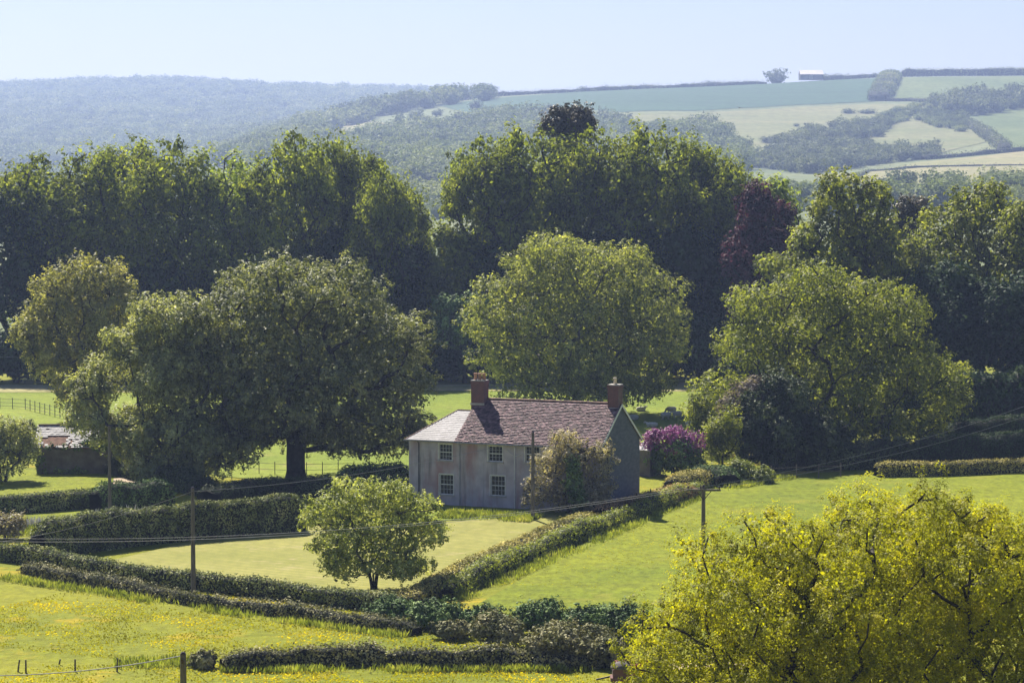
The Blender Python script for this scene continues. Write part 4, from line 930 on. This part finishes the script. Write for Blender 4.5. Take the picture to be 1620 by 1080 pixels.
# gutters and pipes
gt = MB(); gt.tube([(-.3, -.36, EZ-.22), (LW, -.36, EZ-.22)], .07, 6); gt.tube([(LW+.05, -.38, EZ-.26), (L+.1, -.38, EZ-.26)], .07, 6); gt.build('gutter', M['grey_pipe'], house)
for px, mt in ((663, 'dark_pipe'), (728, 'grey_pipe'), (815, 'white')):
    x = lx(px); pm = MB(); pm.tube([(x, -.34, EZ-.28), (x, -.10, EZ-.5), (x, -.10, -.2)], .045, 6); pm.build('drainpipe', M[mt], house)
pc = MB(); n_ = 12; xa, xb = lx(802), lx(826)
pc.tube([(xa+(xb-xa)*k/n_, -.06, EZ-.45-.62*math.sin(math.pi*min(1, k/n_*.8+.1))**.8-.25*(k/n_)) for k in range(n_+1)], .025, 5)
pc.build('cable_loop', M['white'], house)
def chimney(px0, px1, ytop, ypot, cy, pots, potmat, lab):
    # width along the ridge from its picture columns at the ridge depth
    def lxr(px):
        u = (px-810)/4500/CP
        return (u*(DH+cy*math.cos(YAW))-X0-cy*math.sin(YAW))/(math.cos(YAW)+u*math.sin(YAW))
    x0, x1 = lxr(px0+5), lxr(px1-3); D = DH+cy*math.cos(YAW)-(x0+x1)/2*math.sin(YAW)
    zt = hz(ytop, D)-ZG0; zp = hz(ypot, D)-ZG0; d = .5
    c = MB(); zb = EZ+RISE-1.4
    c.box(x0, x1, cy-d, cy+d, zb, zt-.30)
    c.box(x0-.05, x1+.05, cy-d-.05, cy+d+.05, zt-.30, zt-.06)
    o = c.build('chimney', M['brick'], house); o['label'] = lab
    f = MB(); f.box(x0-.02, x1+.02, cy-d-.02, cy+d+.02, zt-.06, zt+.02); f.build('cap', M['mortar'], o)
    fl_ = MB(); fl_.box(x0-.06, x1+.06, cy-d-.06, cy-d, EZ+RISE-.48, EZ+RISE-.30); fl_.build('flashing', M['mortar'], o)
    for k in range(pots):
        x = x0+(x1-x0)*(k+.5)/pots; p = MB()
        p.tube([(x, cy, zt+.02), (x, cy, zt+(zp-zt)*.75), (x, cy, zt+(zp-zt)*.76), (x, cy, zp)], [.16, .13, .165, .165], 10); p.build('chimney_pot', M[potmat], o, True)
chimney(744, 772, 601, 590, W1/2-.35, 3, 'pot', 'taller left chimney with three clay pots')
chimney(960, 985, 608, 597, W1/2, 1, 'pot_pale', 'right chimney with one pale pot')

# lean-to behind the gable
b = at(1008, 745, 268); z0 = tz(b.x, b.y)
t = thing('outhouse', 'small stone outhouse with a pale roof behind the gable end', 'outbuilding', (b.x, b.y, z0), -YAW)
m_ = MB(); m_.box(0, 1.3, 0, 3, -.3, 2.6); m_.build('wall', M['stone'], t)
m_ = MB(); m_.quad((-.1, -.2, 2.55), (1.4, -.2, 2.55), (1.4, 3.2, 3.5), (-.1, 3.2, 3.5)); m_.quad((-.1, -.2, 2.45), (1.4, -.2, 2.45), (1.4, 3.2, 3.4), (-.1, 3.2, 3.4)); m_.quad((-.1, -.2, 2.45), (1.4, -.2, 2.45), (1.4, -.2, 2.55), (-.1, -.2, 2.55)); m_.quad((1.4, -.2, 2.45), (1.4, 3.2, 3.4), (1.4, 3.2, 3.5), (1.4, -.2, 2.55))
m_.build('roof', M['slate_old'], t)
# low white screen left of the house
b = gp(632, 790); t = MB(); t.box(-.9, .9, 0, .12, -.1, .95); t.box(-1.0, 1.0, -.04, .16, .95, 1.02)
o = t.build('low_wall', M['mortar'], None); o.location = b; tag(o, 'low pale garden wall end left of the house', 'wall')

# ------------------------------------------------------------------ derelict shed
b = gp(58, 750); Wd = (205-58)*b.y/4500; z_e = hz(706, b.y)-b.z; z_r = hz(672, b.y+2.6)-b.z
t = thing('shed', 'derelict stone shed with a patchy white slate roof, left of the grey green tree', 'shed', b)
m_ = MB(); m_.box(0, Wd, 0, 5.2, -.3, z_e); m_.v += [(0, 0, z_e), (0, 5.2, z_e), (0, 2.6, z_r-.1), (Wd, 0, z_e), (Wd, 5.2, z_e), (Wd, 2.6, z_r-.1)]; n = len(m_.v); m_.f += [(n-6, n-5, n-4), (n-3, n-2, n-1)]
m_.build('wall', M['stone'], t)
dk = MB()
for ya, yb in ((-.25, 2.6), (5.45, 2.6)): dk.quad((-.2, ya, z_e-.1), (Wd+.2, ya, z_e-.1), (Wd+.2, yb, z_r-.03), (-.2, yb, z_r-.03)); dk.quad((-.2, ya, z_e-.18), (Wd+.2, ya, z_e-.18), (Wd+.2, yb, z_r-.11), (-.2, yb, z_r-.11))
rf = dk.build('roof', simple_mat('bare roof battens', (.20, .11, .075), (.33, .19, .13), 3, .9, .4), t)
sm = MB(); ss = math.atan2(z_r-z_e+.07, 2.85); rg2 = random.Random(8)
def gone(x, y): 
    q = math.hypot((x-1.9)/1.5, (y-.9)/.9)
    return q+rg2.uniform(-.35, .35) < 1 or rg2.random() < .05
tiles(sm, V3(-.2, -.25, z_e-.1), V3(1, 0, 0), V3(0, math.cos(ss), math.sin(ss)), .3, .26, int((Wd+.4)/.3), int(2.85/math.cos(ss)/.26), rg2, .02, skip=gone, th=.012)
so = sm.build('slates', M['slate_old'], rf); so['label'] = 'white weathered slates with a bare brown patch'
rr = MB(); rr.tube([(-.2, 2.6, z_r+.02), (Wd+.2, 2.6, z_r+.02)], .09, 6); rr.build('ridge_tiles', M['ridge'], rf)
dr = MB(); dr.box(Wd-1.6, Wd-1.55, -.06, -.01, 0, 1.9); dr.box(Wd-.9, Wd-.85, -.06, -.01, 0, 1.9); dr.box(Wd-2.3, Wd-.2, -.1, -.06, .9, 1.0); dr.build('rail', M['mortar'], t)
rng = np.random.default_rng(77)
(V, F), _ = crown_arrays([(2.2, -.1, z_e-.1, 2.6, .3, .25), (6.5, 0, z_e+.05, 2.6, .7, .55), (7.3, .4, z_e+.5, 1.5, 1.2, .5), (.3, -.1, 1.2, .6, .35, 1.3), (Wd-.4, -.1, 1.2, .6, .4, 1.4), (3, -.15, .3, 3, .3, .35)], 6500, .13, .35, rng)
mesh_obj('ivy', V, F, M['shrub'], t)

# ------------------------------------------------------------------ poles and wires
M['wood'] = simple_mat('weathered pole wood', (.10, .085, .07), (.20, .175, .15), 3, .9, .3, stretch=(6, 6, .5))
M['post'] = simple_mat('grey post wood', (.09, .07, .055), (.18, .15, .12), 6, .9, .3)
M['wire'] = simple_mat('weathered cable', (.16, .16, .16), (.26, .26, .26), 2, .6)
M['insul'] = simple_mat('brown insulator', (.05, .03, .025), (.08, .05, .04), 2, .3)
def pole(px, py, top, label, r=.15, arm=False, D=None, tilt=0):
    b = gp(px, py) if D is None else at(px, 540, D)
    b.z = tz(b.x, b.y); H = hz(top, b.y)-b.z
    t = thing('utility_pole', label, 'pole', b)
    m_ = MB(); m_.tube([(0, 0, -.4), (tilt*.5, 0, H*.5), (tilt, 0, H)], [r*1.15, r, r*.8], 10); m_.build('shaft', M['wood'], t, False)
    m_ = MB(); m_.tube([(tilt, 0, H), (tilt, 0, H+.09)], [r*.85, r*.4], 8); m_.build('cap', M['insul'], t)
    if arm:
        a = MB(); a.box(-1.15, 1.15, -r-.12, -r, H-.30, H-.16); a.build('crossarm', M['wood'], t)
        for s in (-1.05, -.2, 1.05):
            i_ = MB(); i_.tube([(s, -r-.06, H-.16), (s, -r-.06, H-.05), (s, -r-.06, H+.05)], [.03, .07, .045], 8); i_.build('insulator', M['insul'], t)
        for s in (-1, 1):
            i_ = MB(); i_.tube([(s*.5, -r-.06, H-.3), (0, -r-.02, H-.9)], .03, 6); i_.build('brace', M['insul'], t)
    else:
        i_ = MB(); i_.box(-.05, .05, -r-.10, -r*.8, H-.35, H-.2); i_.build('bracket', M['insul'], t)
    return b, H
p1, h1 = pole(306, 945, 772, 'tall bare pole standing in the outer hedge by the buttercup pasture', .15)
p2, h2 = pole(843, 822, 684, 'pole in front of the brownish bush and the house', .15)
p3, h3 = pole(174, 818, 675, 'pole in front of the derelict shed', .13)
p4, h4 = pole(1114, 900, 769, 'pole with a crossarm beside the golden oak', .15, True, D=191)
bb = at(286, 540, 118); p5, h5 = pole(286, 0, 1034, 'thick sawn pole rising at the bottom edge', .16, D=118)
def wire(a, b_, sag, label, r=.022, n=24):
    pts = [a.lerp(b_, k/n)-Vector((0, 0, 4*sag*(k/n)*(1-k/n))) for k in range(n+1)]
    m_ = MB(); m_.tube(pts, r*.62, 5); tag(m_.build('overhead_wire', M['wire']), label, 'wire')
def top(p, h, dx=0, dz=-.2): return Vector((p.x+dx, p.y-.2, p.z+h+dz))
hw = house.matrix_world
def hloc(x, y, z): return Vector((X0, DH, ZG0))+hx*x+hy*y+Vector((0, 0, z))
wire(top(p1, h1), hloc(lx(793), -.05, EZ-.35), .55, 'wire from the pasture pole up to the house front', .03)
wire(top(p1, h1), at(-40, 862, 215), .5, 'wire sagging from the pasture pole to the left edge', .022)
wire(top(p4, h4, -1.0, -.05), at(-160, 846, 178), 1.4, 'upper of the two wires running left from the crossarm', .02)
wire(top(p4, h4, -.2, -.05), at(-160, 852, 178), 1.4, 'lower of the two wires running left from the crossarm', .02)
wire(top(p4, h4, -.2, -.05), at(1820, 556, 300), 1.6, 'upper of the two wires rising right from the crossarm', .024)
wire(top(p4, h4, 1.0, -.05), at(1820, 575, 297), 1.6, 'lower of the two wires rising right from the crossarm', .024)
wire(at(-120, 556, 370), at(160, 566, 372), .3, 'faint wire crossing the dark wood at the left edge', .03)
wire(top(p5, h5, -.1, -.05), at(-60, 1068, 112), .25, 'thick black cable running left from the sawn pole', .035)
wire(top(p5, h5, .1, -.35), at(400, 1120, 120), .2, 'thin stay wire running right from the sawn pole', .015)

# ------------------------------------------------------------------ fences, stakes
def fence(pts, label, h, rails, step, r=.03, name='field_fence', mt='post'):
    P = resample([gp(*p) for p in pts], step)
    t = thing(name, label, 'fence', P[0]); o = P[0]
    for p in P:
        m_ = MB(); m_.tube([p-o+Vector((0, 0, -.2)), p-o+Vector((0, 0, h+.05))], r, 5); m_.build('post', M[mt], t)
    for z in rails:
        m_ = MB(); m_.tube([p-o+Vector((0, 0, z)) for p in P], r*.45, 4); m_.build('rail', M[mt], t)
fence([(-20, 645), (40, 648), (95, 662), (150, 674)], 'thin estate fence in the field behind the shed', 1.3, (.35, .75, 1.2), 2.1, .045, mt='dark_pipe', name='estate_fence')
fence([(385, 748), (460, 752), (560, 750)], 'railing fence behind the evergreen oak trunk', 1.2, (.5, 1.05), 1.6, .04, mt='dark_pipe', name='estate_fence')
fence([(1180, 762), (1260, 757), (1330, 755)], 'post and wire fence at the foot of the ivy mass', 1.3, (.6, 1.1), 2.9, .06)
fence([(985, 815), (1050, 795)], 'grey posts between the rust hedge and the paddock', 1.5, (1.2,), 3.5, .06)
for i, (px, py, tp, lean, lab) in enumerate([(28, 1062, 1043, .12, 'leaning stake, leftmost on the pasture fence line'), (41, 1064, 1043, 0, 'upright stake second from the left'),
        (93, 1051, 1042, .1, 'short leaning stake half hidden in grass'), (119, 1062, 1042, 0, 'squared stake in the middle of the stake line'),
        (185, 1062, 1040, .05, 'taller of two paired stakes near the thick pole'), (189, 1052, 1042, .03, 'shorter of two paired stakes near the thick pole'),
        (338, 1056, 1035, 0, 'lone stake left of the bottom bramble hedge')]):
    b = gp(px, py); H = hz(tp, b.y)-b.z; m_ = MB(); m_.tube([(0, 0, -.2), (lean*.5, 0, H*.5), (lean, 0, H)], [.06, .055, .05], 6)
    o = m_.build('fence_stake', M['post']); o.location = b; tag(o, lab, 'stake', 'stakes along the bottom pasture')

# ------------------------------------------------------------------ gate pier and trailer
D = 152; b = at(985, 540, D); b.z = tz(b.x, b.y); H = hz(1056, D)-b.z
t = thing('gate_pier', 'brick gate pier with a domed stone cap at the bottom edge', 'pier', b)
m_ = MB(); m_.box(-.5, .5, -.5, .5, -.3, H); m_.box(-.62, .62, -.58, .58, H-.65, H-.45); m_.build('shaft', M['brick'], t)
m_ = MB(); m_.tube([(0, 0, H), (0, 0, H+.10), (0, 0, H+.28), (0, 0, H+.40)], [.62, .60, .36, .06], 14); m_.build('cap', M['stone'], t, True)
b = gp(978, 1072); m_ = MB(); m_.tube([(0, 0, -.2), (0, 0, 2.1)], .05, 6); m_.box(-.09, .09, -.06, .06, 2.0, 2.15)
o = m_.build('gate_post', M['dark_pipe']); o.location = b; tag(o, 'thin black post beside the bramble bank and pier', 'post')
b = at(1005, 540, 160); b.z = tz(b.x, b.y); H = hz(1047, 160)-b.z
M['red'] = simple_mat('faded red paint', (.20, .03, .022), (.28, .05, .035), 2, .6, .1)
t = thing('farm_trailer', 'red sheet sided farm trailer hidden behind the golden oak', 'trailer', b, R(8))
m_ = MB(); m_.v = [(-.8, -.6, .8), (1.2, -.6, .8), (1.2, .6, .8), (-.8, .6, .8), (-1.0, -.8, H), (1.5, -.8, H), (1.5, .8, H), (-1.0, .8, H), (-.92, -.72, H), (1.42, -.72, H), (1.42, .72, H), (-.92, .72, H), (-.75, -.55, .85), (1.15, -.55, .85), (1.15, .55, .85), (-.75, .55, .85)]
m_.f = [(0, 3, 2, 1), (0, 1, 5, 4), (1, 2, 6, 5), (2, 3, 7, 6), (3, 0, 4, 7), (4, 5, 9, 8), (5, 6, 10, 9), (6, 7, 11, 10), (7, 4, 8, 11), (8, 9, 13, 12), (9, 10, 14, 13), (10, 11, 15, 14), (11, 8, 12, 15), (12, 13, 14, 15)]
m_.build('body', M['red'], t)
for s in (-1, 1):
    m_ = MB(); m_.tube([(.2, s*.66, .42), (.2, s*.86, .42)], .42, 16); m_.build('wheel', M['dark_pipe'], t)
m_ = MB(); m_.tube([(.2, -.8, .42), (.2, .8, .42)], .05, 6); m_.tube([(.2, 0, .42), (.2, 0, .85)], .08, 6); m_.tube([(-.7, 0, .8), (-2.2, 0, .5)], .05, 6); m_.build('chassis', M['dark_pipe'], t)

# ------------------------------------------------------------------ sheep
M['wool'] = simple_mat('wool', (.42, .39, .35), (.62, .59, .54), 6, .95, .4)
def sheep_mesh(graze, lying):
    v, f = [], []
    def loft(rings, n=10):
        b = len(v)
        for (c, t_, rx, rz) in rings:
            tv = Vector(t_).normalized(); a = tv.cross(Vector((0, 0, 1)));
            if a.length < .01: a = Vector((0, 1, 0))
            a.normalize(); d = a.cross(tv)
            for k in range(n):
                q = 2*math.pi*k/n; v.append(Vector(c)+a*math.cos(q)*rx+d*math.sin(q)*rz)
        for i in range(len(rings)-1):
            for k in range(n): f.append((b+i*n+k, b+i*n+(k+1) % n, b+(i+1)*n+(k+1) % n, b+(i+1)*n+k))
        f.append(tuple(b+k for k in range(n))[::-1]); f.append(tuple(b+(len(rings)-1)*n+k for k in range(n)))
    z = .32 if lying else .62
    nk = (.62, 0, z-.05) if graze else (.66, 0, z+.20); hd = (.80, 0, .18) if graze else (.80, 0, z+.30); nz = (.88, 0, .06) if graze else (.97, 0, z+.20)
    loft([((-.62, 0, z+.02), (1, 0, 0), .05, .06), ((-.55, 0, z), (1, 0, 0), .20, .22), ((-.35, 0, z), (1, 0, 0), .29, .30), ((0, 0, z-.02), (1, 0, 0), .31, .31), ((.32, 0, z), (1, 0, 0), .27, .29),
          ((.50, 0, z+.03), (1, 0, .2), .19, .22), (nk, Vector(hd)-Vector((.5, 0, z)), .12, .13), (hd, Vector(nz)-Vector(hd), .085, .10), (nz, Vector(nz)-Vector(hd), .05, .055)])
    for sx in (-.38, .34):
        for sy in (-.14, .14):
            if lying: loft([((sx, sy*1.5, .2), (1, 0, -.3), .07, .07), ((sx+.16, sy*1.7, .07), (1, 0, -.1), .045, .045), ((sx+.34, sy*1.6, .04), (1, 0, 0), .035, .035)], 6)
            else: loft([((sx, sy, z-.1), (0, 0, -1), .09, .09), ((sx+.02, sy, .32), (0, 0, -1), .05, .05), ((sx, sy, .0), (0, 0, -1), .035, .035)], 6)
    for sy in (-1, 1): loft([((hd[0]-.03, sy*.07, hd[2]+.05), (0, sy, -.2), .02, .035), ((hd[0]-.05, sy*.19, hd[2]+.02), (0, sy, -.2), .008, .02)], 5)
    return v, f
for i, (px, py, rz, gr, ly, lab) in enumerate([(1053, 664, .4, 0, 0, 'leftmost standing sheep of the close trio in the shade'), (1062, 655, 2.8, 1, 0, 'upper sheep of the trio, head down'), (1072, 662, .1, 1, 0, 'right grazing sheep of the trio'),
        (1032, 676, 3.0, 0, 1, 'sheep lying just above the lilac'), (1014, 651, .6, 0, 1, 'lone lying sheep deep in the tree shade'), (1002, 664, 3.3, 0, 1, 'sheep lying close behind the gable'), (1092, 673, .2, 0, 1, 'sheep lying in sun at the right, above the lilac')]):
    b = gp(px, py); v, f = sheep_mesh(gr, ly); o = mesh_obj('sheep', [tuple(q) for q in v], f, M['wool'], None, True); o.location = b; o.rotation_euler = (0, 0, rz); tag(o, lab, 'sheep', 'sheep in the field behind the house')

# ------------------------------------------------------------------ far buildings and bird
M['far_roof'] = simple_mat('pale sheet roof', (.55, .50, .50), (.68, .62, .62), .2, .5)
M['far_wall'] = simple_mat('dark boarded wall', (.05, .05, .06), (.08, .08, .09), .3, .9)
M['far_stone'] = simple_mat('pale stone wall', (.40, .36, .32), (.5, .46, .42), .3, .9)
def far_barn(px0, px1, py, hw_, hr_, label, wall='far_wall', roof='far_roof', depth=12, P=None, cat='barn', name='barn', windows=0):
    p = P or gp((px0+px1)/2, py); s = p.y/4500; Lh = (px1-px0)*s/2; h1_ = hw_*s; h2_ = hr_*s
    t = thing(name, label, cat, p); m_ = MB(); m_.box(-Lh, Lh, 0, depth, -2, h1_)
    n = len(m_.v); m_.v += [(-Lh, 0, h1_), (-Lh, depth, h1_), (-Lh, depth/2, h2_-.1), (Lh, 0, h1_), (Lh, depth, h1_), (Lh, depth/2, h2_-.1)]; m_.f += [(n, n+1, n+2), (n+3, n+4, n+5)]
    m_.build('wall', M[wall], t); r_ = MB()
    for ya, yb in ((-.4, depth/2), (depth+.4, depth/2)):
        r_.quad((-Lh-.3, ya, h1_-.1), (Lh+.3, ya, h1_-.1), (Lh+.3, yb, h2_), (-Lh-.3, yb, h2_)); r_.quad((-Lh-.3, ya, h1_-.3), (Lh+.3, ya, h1_-.3), (Lh+.3, yb, h2_-.2), (-Lh-.3, yb, h2_-.2))
        r_.quad((-Lh-.3, ya, h1_-.3), (Lh+.3, ya, h1_-.3), (Lh+.3, ya, h1_-.1), (-Lh-.3, ya, h1_-.1))
    r_.build('roof', M[roof], t)
    d_ = MB(); d_.box(-Lh*.25, Lh*.1, -.06, -.01, -1, h1_*.75); d_.build('door', M['far_stone' if wall == 'far_wall' else 'far_wall'], t)
far_barn(1263, 1299, 122, 6, 13, 'dark barn with a pale roof alone on the skyline', depth=22, P=crestp(1280)+Vector((0, -18, 3.5)))
far_barn(1580, 1605, 290, 6, 12, 'dark roofed farm shed in the valley at the right edge', roof='far_wall', depth=14)
far_barn(1585, 1660, 296, 3, 7, 'long low pale roofed farm building at the right edge', depth=10)
far_barn(1546, 1562, 294, 5, 9, 'small pale farm cottage in the far valley', wall='far_stone', roof='far_wall', depth=6, cat='house', name='cottage')
p = gp(1426, 301); s = p.y/4500; t = thing('field_barn', 'low barn with a white pyramid roof in the far valley', 'barn', p)
m_ = MB(); m_.box(-9*s, 9*s, 0, 18*s, -2, 3*s); m_.build('wall', M['far_stone'], t)
m_ = MB(); a = [(-12*s, -3*s, 3*s), (12*s, -3*s, 3*s), (12*s, 21*s, 3*s), (-12*s, 21*s, 3*s)]; tp_ = (0, 9*s, 9*s)
for k in range(4): m_.tri(a[k], a[(k+1) % 4], tp_)
m_.quad(*a[::-1]); m_.build('roof', M['slate_old'], t)
b = at(1170, 171, 800); m_ = MB()
m_.tube([(-.5, 0, 0), (-.25, 0, .02), (0, 0, .03), (.28, 0, .03), (.4, 0, .0)], [.03, .08, .11, .08, .02], 8)
for s in (-1, 1): 
    n = len(m_.v); m_.v += [(.15, s*.08, .05), (-.15, s*.08, .03), (.22, s*.5, .22), (-.10, s*.5, .18), (.05, s*.95, .18), (-.14, s*.9, .15)]
    m_.v += [Vector(q)+Vector((0, 0, -.03)) for q in m_.v[n:n+6]]
    m_.f += [(n, n+1, n+3, n+2), (n+2, n+3, n+5, n+4), (n+6, n+8, n+9, n+7), (n+8, n+10, n+11, n+9), (n, n+2, n+8, n+6), (n+2, n+4, n+10, n+8)]
m_.quad((-.45, -.05, 0), (-.75, -.16, 0), (-.75, .16, 0), (-.45, .05, 0))
o = m_.build('bird', M['far_wall'], None, True); o.location = b; o.rotation_euler = (R(12), 0, R(60)); tag(o, 'dark bird gliding in front of the right hillside', 'bird')

# ------------------------------------------------------------------ haze
m, t_, out = mat_new('valley air')
pv = t_.nodes.new('ShaderNodeVolumePrincipled'); pv.inputs['Density'].default_value = .00012
pv.inputs['Color'].default_value = (.48, .62, 1.0, 1); pv.inputs['Anisotropy'].default_value = .35
t_.links.new(pv.outputs[0], out.inputs['Volume'])
hb = MB(); zmax = 232; hb.box(-11500, 11500, -500, 12400, -70, zmax)
tag(hb.build('haze', m), 'thin blue summer haze filling the valley', 'haze', None, 'stuff')
